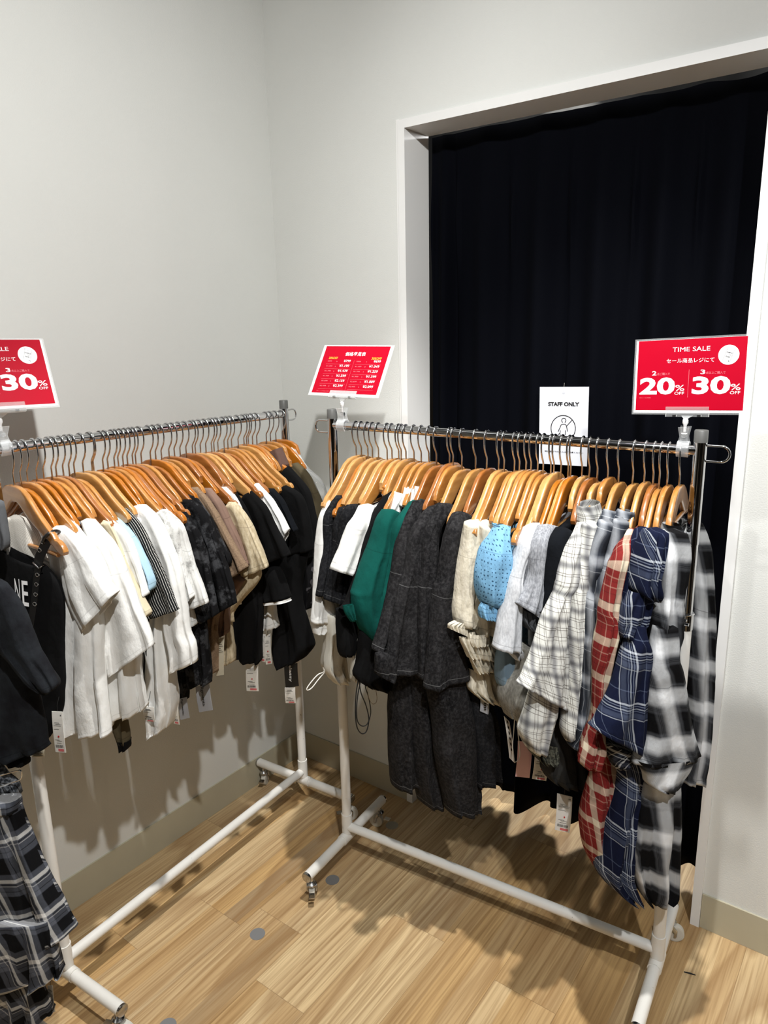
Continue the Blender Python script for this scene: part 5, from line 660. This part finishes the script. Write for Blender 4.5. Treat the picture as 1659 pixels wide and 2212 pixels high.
{'n': 'plaid_shirt', 'l': 'dark ombre plaid shirt hanging behind the right post', 'c': 'shirt', 'r': 2, 't': 1.005, 'm': 'plaid_ombre', 'p': [('sleeve',[[1.577,-0.206,1.328,1.604,-0.173,1.319],[1.585,-0.197,1.287,1.616,-0.157,1.283],[1.595,-0.184,1.236,1.627,-0.144,1.231],[1.603,-0.174,1.158,1.634,-0.136,1.152],[1.605,-0.171,1.065,1.644,-0.123,1.058],[1.605,-0.171,0.959,1.651,-0.114,0.949],[1.61,-0.165,0.826,1.655,-0.109,0.815],[1.614,-0.16,0.712,1.657,-0.107,0.7],[1.606,-0.17,0.584,1.656,-0.108,0.569]], {'th': 0.03, 'fold': 0.01})], 'g': 'tops on the right rail', 'z': 0.9, 'h': 0.965, 'x': 0.102}]
GROOT = []
for gi, q in enumerate(GARMENTS):
    R = RK[q['r']]
    root = empty(q['n'], R.p(q['t'], 0, 1.33), q['l'], q['c'], q['g'])
    GROOT.append(root)
    if q['z']:
        # the torso behind the sleeves, hanging from both arms of its hanger
        t = q['t']; n_ = 7; rows = []
        for j in range(n_):
            z_ = 1.325 + (q['z']-1.325)*j/(n_-1); hw = .145 + .025*min(1, j/2)
            a_ = R.p(t, -hw-.02, z_); b_ = R.p(t, hw-.03, z_)
            rows.append((*a_, *b_))
        mt = q['m'] if q['m'] != 'plastic_film' else 'white'
        cloth_tube('back_panel', rows, mt, root, th=.010, fold=.003, k=3, rum=.003, seed=gi*17+5)
    for pi_, (nm, rows, o_) in enumerate(q['p']):
        o_ = dict(o_); mt = o_.pop('mat', q['m'])
        if nm == 'sleeve' and q['z'] and 'seam' not in o_: o_['seam'] = .30 + .13*((gi*7) % 5)/5
        cloth_tube(nm, rows, mt, root, seed=gi*31+pi_*7+1, **o_)
# ------------------------------------------------------------------ lettering
def text_mesh(body, box, O, X, Y, mb, bold=0.0, flip=False, italic=0):
    """lettering that fills box (x0, y0, x1, y1) of the plane O + X*x + Y*y, added to the mesh mb"""
    cu = bpy.data.curves.new('lettering', 'FONT'); cu.body = body; cu.offset = bold; cu.resolution_u = 3
    o = bpy.data.objects.new('lettering', cu); C.objects.link(o)
    me = bpy.data.meshes.new_from_object(o.evaluated_get(bpy.context.evaluated_depsgraph_get()))
    xs = [v.co.x for v in me.vertices]; ys = [v.co.y for v in me.vertices]
    if xs:
        x0, x1, y0, y1 = min(xs), max(xs), min(ys), max(ys)
        sx_ = (box[2]-box[0])/max(1e-6, x1-x0); sy_ = (box[3]-box[1])/max(1e-6, y1-y0)
        mb.add([O + X*(box[0]+(v.co.x-x0)*sx_) + Y*(box[1]+(v.co.y-y0)*sy_) for v in me.vertices], [tuple(p.vertices) for p in me.polygons])
    bpy.data.objects.remove(o); bpy.data.curves.remove(cu); bpy.data.meshes.remove(me)
def rect(mb, O, X, Y, x0, y0, x1, y1):
    return mb.add([O + X*x0 + Y*y0, O + X*x1 + Y*y0, O + X*x1 + Y*y1, O + X*x0 + Y*y1], [(0, 1, 2, 3)])
def disc(mb, O, X, Y, cx, cy, r, n=40):
    return mb.add([O + X*(cx+r*cos(2*pi*i/n)) + Y*(cy+r*sin(2*pi*i/n)) for i in range(n)], [tuple(range(n))])
def stroke(mb, O, X, Y, pts, w_, closed=False):
    P = [V((a, b, 0)) for a, b in pts]; n = len(P); vs = []
    for i in range(n):
        a = P[(i-1) % n] if closed or i else P[i]; b = P[(i+1) % n] if closed or i < n-1 else P[i]
        T = (b-a).normalized(); q = V((-T.y, T.x, 0))*w_/2
        for s_ in (1, -1): vs.append(O + X*(P[i].x+q.x*s_) + Y*(P[i].y+q.y*s_))
    return mb.add(vs, [(2*i, 2*i+1, 2*((i+1) % n)+1, 2*((i+1) % n)) for i in range(n if closed else n-1)])
def arc(cx, cy, r, a0, a1, n=24): return [(cx+r*cos(radians(a0+(a1-a0)*i/n)), cy+r*sin(radians(a0+(a1-a0)*i/n))) for i in range(n+1)]

def sign_frame(P, yaw_, tilt, rl):
    X = V((cos(yaw_), sin(yaw_), 0)); Nf = V((sin(yaw_), -cos(yaw_), 0)); U_ = V((0, 0, 1))*cos(tilt) - Nf*sin(tilt)
    X2 = X*cos(rl) + U_*sin(rl); U2 = U_*cos(rl) - X*sin(rl); return V(P), X2, U2, X2.cross(U2)
def clip(k, t, fr, label):
    R = RK[k]; r0 = R.p(t); Z = V((0, 0, 1)); O, X, Y, Nn = fr
    root = empty('sign_clip', r0, label, 'sign clip', 'clear clips holding the signs')
    b = MB()
    pts = []
    for i in range(17):
        a = radians(-60 + 300*i/16); pts.append(r0 + R.n*.0158*cos(a) + Z*.0158*sin(a))
    n0 = len(pts)
    for s_ in range(2):
        pass
    vs = []; fs = []
    for q in pts:
        o_ = (q-r0).normalized()
        for dd, rr_ in ((-.013, 0), (.013, 0), (.013, .0035), (-.013, .0035)): vs.append(q + R.d*dd + o_*rr_)
    for i in range(n0-1):
        for j in range(4): fs.append((4*i+j, 4*i+(j+1) % 4, 4*i+4+(j+1) % 4, 4*i+4+j))
    fs += [(0, 3, 2, 1), (4*n0-4, 4*n0-3, 4*n0-2, 4*n0-1)]
    b.add(vs, fs)
    top = r0 + Z*.054
    for s_ in (-1, 1):
        b.add([r0 + R.n*s_*.010 + R.d*q[0] + Z*q[1] + R.n*s_*q[2] for q in ((-.012, .013, 0), (.012, .013, 0), (.009, .030, -.004), (.012, .052, .004), (-.012, .052, .004), (-.009, .030, -.004),
               (-.012, .013, .003), (.012, .013, .003), (.009, .030, -.001), (.012, .052, .007), (-.012, .052, .007), (-.009, .030, -.001))],
              [(0, 1, 2, 5), (5, 2, 3, 4), (6, 11, 8, 7), (11, 10, 9, 8), (0, 6, 7, 1), (1, 7, 8, 2), (2, 8, 9, 3), (3, 9, 10, 4), (4, 10, 11, 5), (5, 11, 6, 0)])
    b.obox(r0, R.d, R.n, Z, (-.004, -.010, .028), (.004, .010, .036))
    b.build('grip', 'clear_plastic', root)
    MB().tube([r0 + R.d*-.006 + Z*.034, r0 + R.d*.006 + Z*.034], .0055, 12).build('spring', 'caster_steel', root)
    J = r0 + Z*.060; jaw = O + Nn*-.0045
    MB().tube([r0 + Z*.040, J - Z*.004, J + Z*.001, J + Z*.008, J + Z*.011], [.003, .004, .0068, .0062, .003], 8).build('ball_joint', 'white_plastic', root)
    m_ = MB(); a_ = J + Z*.010
    base = jaw - Y*.006
    m_.add([a_ - X*.004 - Nn*.002, a_ + X*.004 - Nn*.002, base + X*.013 - Nn*.002, base - X*.013 - Nn*.002,
            a_ - X*.004 + Nn*.002, a_ + X*.004 + Nn*.002, base + X*.013 + Nn*.002, base - X*.013 + Nn*.002],
           [(0, 3, 2, 1), (4, 5, 6, 7), (0, 1, 5, 4), (1, 2, 6, 5), (2, 3, 7, 6), (3, 0, 4, 7)])
    m_.obox(jaw, X, Y, Nn, (-.047, -.009, -.001), (.047, -.001, .0085))
    m_.obox(jaw, X, Y, Nn, (-.047, -.002, .0065), (.047, .014, .0080))
    m_.obox(jaw, X, Y, Nn, (-.047, -.002, -.0020), (.047, .014, .0005))
    m_.build('jaw', 'clear_plastic', root)
    mm = MB()
    for s_ in (-.027, .027): mm.obox(jaw, X, Y, Nn, (s_-.004, -.0085, .002), (s_+.004, -.0045, .009))
    mm.build('jaw_springs', 'caster_steel', root)
    return root
def board(fr, label, w_=.243, h_=.1665, red=(-.1170, .0057, .1165, .1662), margin=.004):
    O, X, Y, Nn = fr
    b = MB().obox(O, X, Y, Nn, (-w_/2, 0, -.0006), (w_/2, h_, .0004)).build('sale_sign', 'laminate_white', None, smooth=False)
    tag(b, label, 'sign')
    r = rect(MB(), O + Nn*.0007, X, Y, *red).build('red_panel', 'sign_red', b, smooth=False)
    f = MB(); o2 = O + Nn*-.0002
    for q in ((-w_/2-margin, -margin, -w_/2, h_+margin), (w_/2, -margin, w_/2+margin, h_+margin), (-w_/2, -margin, w_/2, 0), (-w_/2, h_, w_/2, h_+margin)):
        f.obox(O, X, Y, Nn, (q[0], q[1], -.0004), (q[2], q[3], .0003))
    f.build('laminate_edge', 'clear_plastic', b, smooth=False)
    return b
def sale_print(b, fr):
    O, X, Y, Nn = fr; O = O + Nn*.0011
    m_ = MB(); T = lambda s, bx, bd=0.0: text_mesh(s, bx, O, X, Y, m_, bd)
    T('TIME SALE', (-.0395, .1383, .0412, .1484), .0)
    T('セール商品レジにて', (-.0514, .1130, .0513, .1236))
    disc(m_, O, X, Y, .0803, .1275, .0215)
    T('2', (-.0828, .0862, -.0728, .0962), .02); T('20', (-.1098, .0418, -.0297, .0812), .035)
    T('%', (-.0288, .0497, -.0088, .0634), .004); T('OFF', (-.0301, .0413, -.0088, .0480), .0)
    T('3', (.0238, .0866, .0338, .0968), .02); T('30', (.0074, .0418, .0883, .0817), .035)
    T('%', (.0888, .0504, .1089, .0639), .004); T('OFF', (.0878, .0416, .1088, .0480), .0)
    m_.build('white_lettering', 'print_white', b, smooth=False)
    f = MB(); text_mesh('点ご購入で', (-.0715, .0862, -.0425, .0920), O, X, Y, f); text_mesh('点以上ご購入で', (.0355, .0866, .0762, .0924), O, X, Y, f)
    rect(f, O, X, Y, -.0011, .0350, -.0005, .0978); text_mesh('※赤シールが対象', (-.1096, .0335, -.083, .0358), O, X, Y, f)
    f.build('faint_lettering', 'print_faint', b, smooth=False)
    t_ = MB(); O2 = O + Nn*.0004; a = radians(-18); c_ = (.0803, .1275)
    def rot(px_, py_): return (c_[0]+px_*cos(a)-py_*sin(a), c_[1]+px_*sin(a)+py_*cos(a))
    stroke(t_, O2, X, Y, [rot(*q) for q in ((-.0075, -.0155), (.0075, -.0155), (.0075, .0155), (-.0075, .0155))], .0006, True)
    X3 = X*cos(a)+Y*sin(a); Y3 = Y*cos(a)-X*sin(a); O3 = O2 + X*c_[0] + Y*c_[1]
    text_mesh('SAMPLE', (-.0066, .0035, .0066, .0063), O3, X3, Y3, t_, .03)
    for i in range(7): rect(t_, O3, X3, Y3, -.005+i*.0014, -.0062, -.0042+i*.0014, -.0028)
    for y_ in (-.0005, .0012): rect(t_, O3, X3, Y3, -.001, y_, .005, y_+.0005)
    disc(t_, O3, X3, Y3, .0048, -.0128, .0011, 12); disc(t_, O3, X3, Y3, 0, .0125, .0006, 10)
    t_.build('tag_icon', 'print_black', b, smooth=False)
F2 = sign_frame((1.5862, -.3117, 1.6068), .01, .099, .0407)
F3 = sign_frame((.3264, -1.2412, 1.6474), 1.4149, .3829, -.0231)
F1 = sign_frame((.6323, -.3957, 1.6214), .1086, .5815, -.0148)
b2 = board(F2, 'red TIME SALE sign clipped at the right end of the right rail'); sale_print(b2, F2)
b3 = board(F3, 'red TIME SALE sign cut off by the left edge of the picture'); sale_print(b3, F3)
b1 = board(F1, 'tilted red price list sign over the left end of the right rail', red=(-.1155, .0052, .1140, .1662))
O, X, Y, Nn = F1; O = O + Nn*.0011
m = MB(); text_mesh('価格早見表', (-.0366, .1325, .0355, .1460), O, X, Y, m, .004)
for i in range(6):
    y_ = .1112 - i*.0169
    a = ('¥799', '¥1.199', '¥1.439', '¥1.599', '¥2.159', '¥2.399')[i]; b = ('¥699', '¥1.049', '¥1.259', '¥1.399', '¥1.889', '¥2.099')[i]
    text_mesh(a, (-.0102-.0060*len(a) + (.0015 if len(a) > 4 else 0), y_, -.0102, y_+.0081), O, X, Y, m, .0)
    text_mesh(b, (.0955-.0060*len(b) + (.0015 if len(b) > 4 else 0), y_, .0955, y_+.0081), O, X, Y, m, .0)
m.build('white_lettering', 'print_white', b1, smooth=False)
m = MB()
for i in range(6):
    y_ = .1112 - i*.0169; a = ('¥999', '¥1.499', '¥1.799', '¥1.999', '¥2.699', '¥2.999')[i]
    text_mesh(a, (-.0932, y_+.0005, -.0932+.0038*len(a), y_+.0045), O, X, Y, m); text_mesh(a, (.0114, y_+.0005, .0114+.0038*len(a), y_+.0045), O, X, Y, m)
    for x0, x1 in ((-.0964, -.0045), (.009, .0985)): rect(m, O, X, Y, x0, y_-.0074, x1, y_-.0070)
    for xc in (-.060, .046): m.add([O+X*(xc)+Y*y_, O+X*(xc+.003)+Y*(y_+.0018), O+X*xc+Y*(y_+.0036)], [(0, 1, 2)])
text_mesh('※赤シール商品が対象　セール商品レジにて', (-.0990, .0100, -.0060, .0125), O, X, Y, m)
rect(m, O, X, Y, .0022, .018, .0026, .118)
m.build('faint_lettering', 'print_faint', b1, smooth=False)
m = MB(); text_mesh('20%OFF', (-.0928, .1205, -.0598, .1285), O, X, Y, m, .012); text_mesh('30%OFF', (.0610, .1205, .0955, .1285), O, X, Y, m, .012)
m.build('gold_lettering', 'print_gold', b1, smooth=False)
clip(2, .9955, F2, 'clear plastic clip under the right TIME SALE sign, by the right post')
clip(1, 1.000, F3, 'clear plastic clip at the left edge, gripping the left rail')
clip(2, .0385, F1, 'clear plastic clip under the tilted price list sign')

# ------------------------------------------------------------------ staff sign pinned on the curtain
O = V((1.0455, .083, 1.380)); X = V((.9995, 0, .03)).normalized(); Y = V((-.02, 0, 1)).normalized(); Nn = X.cross(Y); SW, SH = .1598, .2435
st = MB().obox(O, X, Y, Nn, (0, 0, -.0004), (SW, SH, .0004)).build('staff_sign', 'staff_sheet', None, smooth=False)
tag(st, 'white STAFF ONLY sheet pinned on the black curtain', 'sign')
P = O + Nn*.0007; m = MB()
text_mesh('STAFF ONLY', (.029, .1840, .131, .1968), P, X, Y, m, .05)
text_mesh('関係者以外の立入はご遠慮ください', (.020, .0385, .147, .0440), P, X, Y, m, .012)
m.build('lettering', 'print_black', st, smooth=False)
m = MB(); cx, cy, k = .0800, .1155, .0401/275
stroke(m, P, X, Y, arc(cx, cy, .0401, 0, 354, 60), .0027, True)
S = lambda pts: stroke(m, P, X, Y, [(cx+(a-812)*k, cy-(b-1050)*k) for a, b in pts], .0024)
stroke(m, P, X, Y, arc(cx+13*k, cy+170*k, 48*k, -62, 242, 24), .0024)
S([(700, 1125), (735, 1050), (765, 980), (790, 962), (860, 960), (880, 985), (900, 1050), (915, 1115)])
S([(750, 1095), (740, 1185), (762, 1190), (762, 1260), (800, 1260), (800, 1180)]); S([(868, 1090), (865, 1185), (842, 1190), (840, 1260), (800, 1260)])
S([(890, 1000), (1010, 868)]); S([(745, 1150), (655, 1235), (622, 1262)])
m.build('pictogram', 'print_black', st, smooth=False)
MB().tube([O + X*.080 + Y*(SH-.016) + Nn*-.001, O + X*.080 + Y*(SH-.016) + Nn*.002], [.0045, .0045], 14).build('pin', 'clear_plastic', st)
MB().tube([O + X*.080 + Y*(SH-.002), O + X*.081 + Y*(SH+.012)], .0003, 6).build('thread', 'cord_white', st)

# ------------------------------------------------------------------ tags, cords and straps on the garments
TAGS = [('price', 'price tag beside the white tee hem, near end of left rail',[0.4002,-1.2643,0.9175],[0.428,-1.2528,0.9194],[0.3921,-1.2676,0.8028]),('price', 'price tag peeking from behind the lowest white tee',[0.4202,-1.0273,0.8289],[0.4524,-1.0153,0.831],[0.4174,-1.0284,0.7827]),('price', 'narrow price tag just right of the lowest white tee',[0.4286,-0.9398,0.8154],[0.4484,-0.9336,0.815],[0.4236,-0.9414,0.7361]),('figments', 'grey brand tag, left of two printed with slanted script, below the left rail',[0.3881,-0.8914,0.7798],[0.4196,-0.8824,0.7928],[0.3892,-0.8911,0.7122]),('figments', 'grey brand tag, larger of two printed with slanted script, below the camouflage tees',[0.4191,-0.8487,0.8108],[0.4669,-0.8362,0.8275],[0.4215,-0.848,0.7271]),('care', 'tall white tag with small print hanging below the beige tee',[0.3985,-0.7405,0.9157],[0.4259,-0.7344,0.9247],[0.3839,-0.7437,0.7899]),('price', 'white price tag with red dot below the black tees of left rail',[0.3741,-0.6114,0.7746],[0.4214,-0.6027,0.7839],[0.3665,-0.6128,0.678]),('price', 'white price tag, left of a pair beside the pale tie-dye hem',[0.389,-0.5562,0.8644],[0.4108,-0.5524,0.865],[0.3781,-0.5581,0.7645]),('price', 'greyish price tag, right of a pair below the pale tie-dye hem',[0.3994,-0.5468,0.8603],[0.4228,-0.5429,0.8686],[0.3954,-0.5474,0.7525]),('black', 'black tag with white script near the corner post',[0.3837,-0.4508,0.7099],[0.4391,-0.4437,0.7305],[0.3821,-0.451,0.6231]),('price', 'white price tag below the black script tag by the corner post',[0.379,-0.45,0.6253],[0.4224,-0.4441,0.6354],[0.3771,-0.4502,0.5646]),('care', 'beige care tag above the white post at the left edge',[0.3939,-1.3211,0.8368],[0.4234,-1.3064,0.8413],[0.3892,-1.3234,0.8165]),('care', 'pale tag behind the plaid skirt near the floor',[0.4289,-1.3872,0.2189],[0.4424,-1.3806,0.2235],[0.4221,-1.3905,0.1314]),('brandbars', 'grey tag in the shade behind the acid-washed dresses',[1.1454,-0.4718,0.8317],[1.1571,-0.4452,0.8122],[1.1461,-0.4701,0.7853]),('brandbars', 'slim white tag swung sideways beside the grey drawstring top',[1.2318,-0.4992,0.8127],[1.2395,-0.4826,0.7912],[1.242,-0.4774,0.6792]),('pink', 'plain pink tag below the right rail',[1.2708,-0.4924,0.7496],[1.2919,-0.4508,0.7304],[1.2695,-0.4951,0.643]),('price', 'price tag with red dot beside the pink tag',[1.3088,-0.4681,0.7097],[1.3309,-0.427,0.6892],[1.3068,-0.4718,0.6373]),('price', 'lowest price tag with red dot, hanging before the curtain hem',[1.3667,-0.4483,0.6061],[1.3916,-0.4049,0.58],[1.3664,-0.4489,0.4926])]
for kd, label, a, b, c_ in TAGS:
    a, b, c_ = V(a), V(b), V(c_); X = b-a; w_ = X.length; X.normalize(); D_ = c_-a; D_ -= X*(D_.dot(X)*.0); h_ = D_.length; Y = -D_.normalized(); Nn = X.cross(Y).normalized()
    if Nn.dot(CAM-a) < 0: Nn = -Nn
    O = c_
    mt = {'price': 'paper_white', 'figments': 'paper_grey', 'care': 'paper_white', 'black': 'paper_black', 'pink': 'paper_pink', 'brandbars': 'paper_white'}[kd]
    if 'beige' in label: mt = 'paper_beige'
    if 'shade' in label: mt = 'paper_grey'  # white tag gets grey paper, its shade put into the colour
    nm = {'price': 'price_tag', 'care': 'care_tag'}.get(kd, 'brand_tag')
    th_ = .0005
    vs = [O + X*x_ + Y*y_ + Nn*(z_ + .004*sin(y_/h_*2.2)) for y_ in [h_*i/6 for i in range(7)] for x_ in (0, w_) for z_ in (-th_, th_)]
    fs = []
    for i in range(6):
        q = 4*i; fs += [(q, q+2, q+6, q+4), (q+1, q+5, q+7, q+3), (q, q+4, q+5, q+1), (q+2, q+3, q+7, q+6)]
    fs += [(0, 1, 3, 2), (24, 26, 27, 25)]
    cd = MB().add(vs, fs).build(nm, mt, None, smooth=False); tag(cd, label, 'tag', 'paper tags hanging from the garments')
    top = O + X*w_*.5 + Y*(h_-.004)
    MB().tube([top + Nn*.003, top + Y*.02 + Nn*.002, top + Y*.05 - Nn*.012], .0006, 6).build('string', 'cord_black', cd)
    OO = O + Nn*.0011
    def pw(mb, x0, y0, x1, y1):
        n_ = 4
        for i in range(n_):
            ya, yb = y0+(y1-y0)*i/n_, y0+(y1-y0)*(i+1)/n_
            mb.add([OO + X*xx + Y*y2 + Nn*.004*sin(y2/h_*2.2) for xx, y2 in ((x0, ya), (x1, ya), (x1, yb), (x0, yb))], [(0, 1, 2, 3)])
    if kd == 'price':
        pr = MB(); rr = random.Random(len(label)); x_ = w_*.12
        sc = min(h_, .1)
        while x_ < w_*.82:
            bw = rr.choice((.0006, .0009, .0014)); pw(pr, x_, sc*.14, x_+bw, sc*.22); x_ += bw + rr.choice((.0007, .001, .0013))
        for y_, l0, l1 in ((.27, .25, .7), (.33, .3, .75), (.36, .15, .55), (.66, .1, .6), (.76, .12, .8), (.80, .3, .72), (.84, .2, .66)):
            if y_*sc < h_*.95: pw(pr, w_*l0, sc*y_, w_*l1, sc*y_+.0009)
        if h_ > .08:
            pw(pr, w_*.1, h_*.7, w_*.88, h_*.7+.0004); text_mesh('L', (w_*.72, h_*.9, w_*.78, h_*.93), OO + Nn*.0035, X, Y, pr, .02); pw(pr, w_*.8, h_*.9, w_*.88, h_*.93)
        pr.build('print', 'print_black', cd, smooth=False)
        pk = MB(); pw(pk, w_*.32, sc*.035, w_*.86, sc*.105); pk.build('price_sticker', 'print_pink', cd, smooth=False)
        if h_ > .065:
            dt = MB(); disc(dt, OO + Nn*.004*sin(.46*2.2) + Nn*.0006, X, Y, w_*.52, sc*.47, .0026, 16); dt.build('red_dot', 'print_red', cd, smooth=False)
    elif kd in ('figments', 'black', 'brandbars'):
        pr = MB(); x0_ = w_*.34
        Ya = X; Xa = -Y
        body = {'figments': 'figments', 'black': 'classy', 'brandbars': 'IIIIII'}[kd]
        base_ = OO + X*x0_ + Y*h_*.97 + Nn*.0048
        text_mesh(body, (0, 0, h_*.72, w_*.26), base_, Xa, Ya, pr, .015)
        pr.build('lettering', 'print_white' if kd == 'black' else 'print_black', cd, smooth=False)
    elif kd == 'care':
        pr = MB()
        for i in range(6):
            y_ = h_*(.88 - i*.05)
            if h_ < .05: y_ = h_*(.85 - i*.13)
            if y_ > 0: pw(pr, w_*.12, y_, w_*(.6+.3*((i*7) % 3)/2), y_+.0014)
        pr.build('print', 'print_black', cd, smooth=False)
def smooth_pts(P, n=6):
    P = [V(p_) for p_ in P]; return [catmull(P, i/(n*(len(P)-1))) for i in range(n*(len(P)-1)+1)]
for nm, label, mt, r_, pts in [('drawstring', 'white looped drawstring dangling from the shirred off-white top', 'cord_white',0.0016,[[0.7049,-0.6133,0.8521],[0.7052,-0.6119,0.8386],[0.701,-0.633,0.8368],[0.6963,-0.6567,0.823],[0.693,-0.6731,0.8087],[0.6934,-0.671,0.8016],[0.6965,-0.6556,0.804],[0.7012,-0.6317,0.8214],[0.7056,-0.6099,0.836],[0.7055,-0.6102,0.8473]]),('drawstring', 'long black drawstring loop under the cinched black top', 'cord_black',0.0017,[[0.8648,-0.6497,0.8736],[0.8624,-0.6582,0.8288],[0.8614,-0.6619,0.7767],[0.8625,-0.6576,0.7317],[0.8667,-0.6429,0.7069],[0.8711,-0.627,0.7087],[0.8736,-0.6181,0.742],[0.8713,-0.6265,0.7888],[0.8673,-0.6408,0.8298],[0.8655,-0.6471,0.871]]),('drawstring', 'shorter black drawstring loop crossing the long one under the cinched top', 'cord_black',0.0016,[[0.8709,-0.6462,0.8721],[0.8678,-0.6571,0.83],[0.8662,-0.6624,0.7856],[0.867,-0.6597,0.7523],[0.8713,-0.6449,0.7328],[0.8763,-0.6273,0.7344],[0.8795,-0.6162,0.7649],[0.8781,-0.6211,0.8101],[0.8753,-0.6309,0.8457],[0.8752,-0.6311,0.8635]]),('drawstring', 'thin brown loop under the cinched black top', 'cord_brown',0.0008,[[0.8875,-0.6377,0.8557],[0.888,-0.6358,0.8302],[0.8901,-0.6289,0.8064],[0.8929,-0.6195,0.7959],[0.8959,-0.6097,0.7996],[0.8964,-0.6081,0.817],[0.8951,-0.6124,0.8435]]),('drawstring', 'thin white drawstring loop hanging before the pink tag', 'cord_white',0.0012,[[1.2695,-0.5077,0.8347],[1.2684,-0.5098,0.7847],[1.2673,-0.5122,0.7446],[1.2692,-0.5083,0.6983],[1.2735,-0.4995,0.6918],[1.2779,-0.4905,0.7026],[1.2771,-0.492,0.7343],[1.2739,-0.4987,0.7879],[1.2721,-0.5022,0.833]])]:
    tag(MB().tube(smooth_pts(pts), r_, 8).build(nm, mt), label, 'cord', 'loose drawstrings on the right rail')
D = {'strap': [[0.4498,-1.2459,1.3548],[0.4262,-1.2566,1.3144],[0.4179,-1.2603,1.2913]], 'eye': [[0.4427,-1.2557,1.3506],[0.4322,-1.2604,1.3305],[0.4188,-1.2665,1.2704],[0.4135,-1.2689,1.2466],[0.4079,-1.2713,1.2214],[0.4023,-1.2739,1.1971]], 'buck': [[0.4141,-1.2686,1.3014],[0.4263,-1.2631,1.2879],[0.439,-1.2574,1.2948],[0.4331,-1.26,1.3067]], 'belt': [[0.4183,-1.2601,1.2885],[0.4092,-1.2642,1.2536],[0.4009,-1.2679,1.2183],[0.3926,-1.2717,1.1856],[0.3795,-1.2776,1.1402]], 'band': [[0.4521,-1.2449,1.3577]], 'letters': [[0.3757,-1.2793,1.2545],[0.392,-1.2719,1.2526],[0.3704,-1.2817,1.1914]], 'n': [0.4106,-0.9118,0.0]}
dn = V(D['n']); dn = dn if dn.dot(CAM - V(D['band'][0])) > 0 else -dn
dr = GROOT[0]
def ribbon(pts, w_, th_):
    P = [V(p_) for p_ in pts]; P = smooth_pts(P, 5); m_ = MB(); n_ = len(P); vs = []
    for i in range(n_):
        T = (P[min(n_-1, i+1)]-P[max(0, i-1)]).normalized(); s_ = dn.cross(T).normalized()*w_/2
        vs += [P[i]+s_-dn*th_, P[i]+s_+dn*th_, P[i]-s_+dn*th_, P[i]-s_-dn*th_]
    fs = [(4*i+j, 4*i+(j+1) % 4, 4*i+4+(j+1) % 4, 4*i+4+j) for i in range(n_-1) for j in range(4)] + [(0, 3, 2, 1), (4*n_-4, 4*n_-3, 4*n_-2, 4*n_-1)]
    return m_.add(vs, fs)
ribbon(D['strap'], .022, .0012).build('shoulder_strap', 'leather_black', dr)
ribbon(D['belt'], .016, .001).build('eyelet_strap', 'leather_black', dr)
for e_ in D['eye']:
    MB().ring(V(e_) - dn*.003, dn, .0042, .0012).build('eyelet', 'chrome', dr)
bk = [V(p_) for p_ in D['buck']]
MB().tube([bk[0], bk[1], bk[2]], .0014, 8).build('buckle', 'chrome', dr)
b0 = V(D['band'][0]); hx = (RK[1].n*.79 - V((0, 0, 1))*.61).normalized()
MB().ring(b0 - dn*.012, hx, .0205, .004, 24, 8).build('strap_loop', 'leather_black', dr)
l0, l1, l2 = (V(p_) for p_ in D['letters']); X = (l1-l0); lw = X.length; X.normalize(); Y = (l0-l2); lh = Y.length; Y.normalize()
m = MB(); text_mesh('E', (0, 0, lw*.9, lh), l2 + dn*.004, X, Y, m, .01); text_mesh('N', (-lw*.9, lh*.05, -lw*.18, lh*1.02), l2 - X*.004 + dn*.002, X, Y, m, .0)
m.build('printed_letters', 'print_white', dr, smooth=False)
# clip hanger holding the plaid skirt
ch = empty('clip_hanger', RK[3].p(.02, .05, .905), 'chrome wire clip hanger carrying the plaid skirt at the left edge', 'hanger')
MB().tube(smooth_pts([[0.4352,-1.4332,0.8394],[0.4656,-1.4177,0.8522],[0.4925,-1.4039,0.8623],[0.4969,-1.4016,0.8569],[0.4923,-1.404,0.8402],[0.4739,-1.4134,0.8301],[0.4308,-1.4355,0.8093]], 6), .0016, 8).build('wire_loop', 'chrome', ch)
q = V([[0.4352,-1.4332,0.8394],[0.4656,-1.4177,0.8522],[0.4925,-1.4039,0.8623],[0.4969,-1.4016,0.8569],[0.4923,-1.404,0.8402],[0.4739,-1.4134,0.8301],[0.4308,-1.4355,0.8093]][0]); hk = RK[3].p(.02, .05, .905)
MB().tube(smooth_pts([q, q + V((-.02, -.04, .03)), hk + V((.004, 0, -.03)), hk + V((.013, 0, -.008)), hk + V((.009, 0, .010)), hk + V((-.004, 0, .0125)), hk + V((-.0125, 0, .003))], 6), .0016, 8).build('hook', 'chrome', ch)

# ------------------------------------------------------------------ round marks stuck on the floor
for (fx_, fy_), mt, label in zip([[0.609,-0.507],[0.61,-0.163],[0.568,-0.816],[0.595,-1.174]], ('sticker_grey', 'sticker_beige', 'sticker_grey', 'sticker_grey'),
        ('grey round floor sticker beside the front caster of the right rack', 'beige round floor sticker behind the left foot of the right rack',
         'dark grey round floor sticker alone on the open floor', 'grey round floor sticker at the bottom edge of the picture')):
    n_ = 36; vs = [(fx_+.0235*cos(2*pi*i/n_), fy_+.0235*sin(2*pi*i/n_), z_) for z_ in (.0002, .0008) for i in range(n_)]
    o = MB().add(vs, [tuple(range(n_, 2*n_)), tuple(range(n_))[::-1]] + [(i, (i+1) % n_, n_+(i+1) % n_, n_+i) for i in range(n_)]).build('floor_sticker', mt, None, smooth=False)
    tag(o, label, 'sticker', 'round floor stickers')
tag(MB().tube([(1.672, -.2035, .002), (1.687, -.199, .0022), (1.702, -.1955, .002)], [.0015, .0022, .001], 8).build('lint_scrap', 'cord_black'), 'small dark scrap lying on the floor right of the right rack', 'scrap')
bpy.context.view_layer.update()
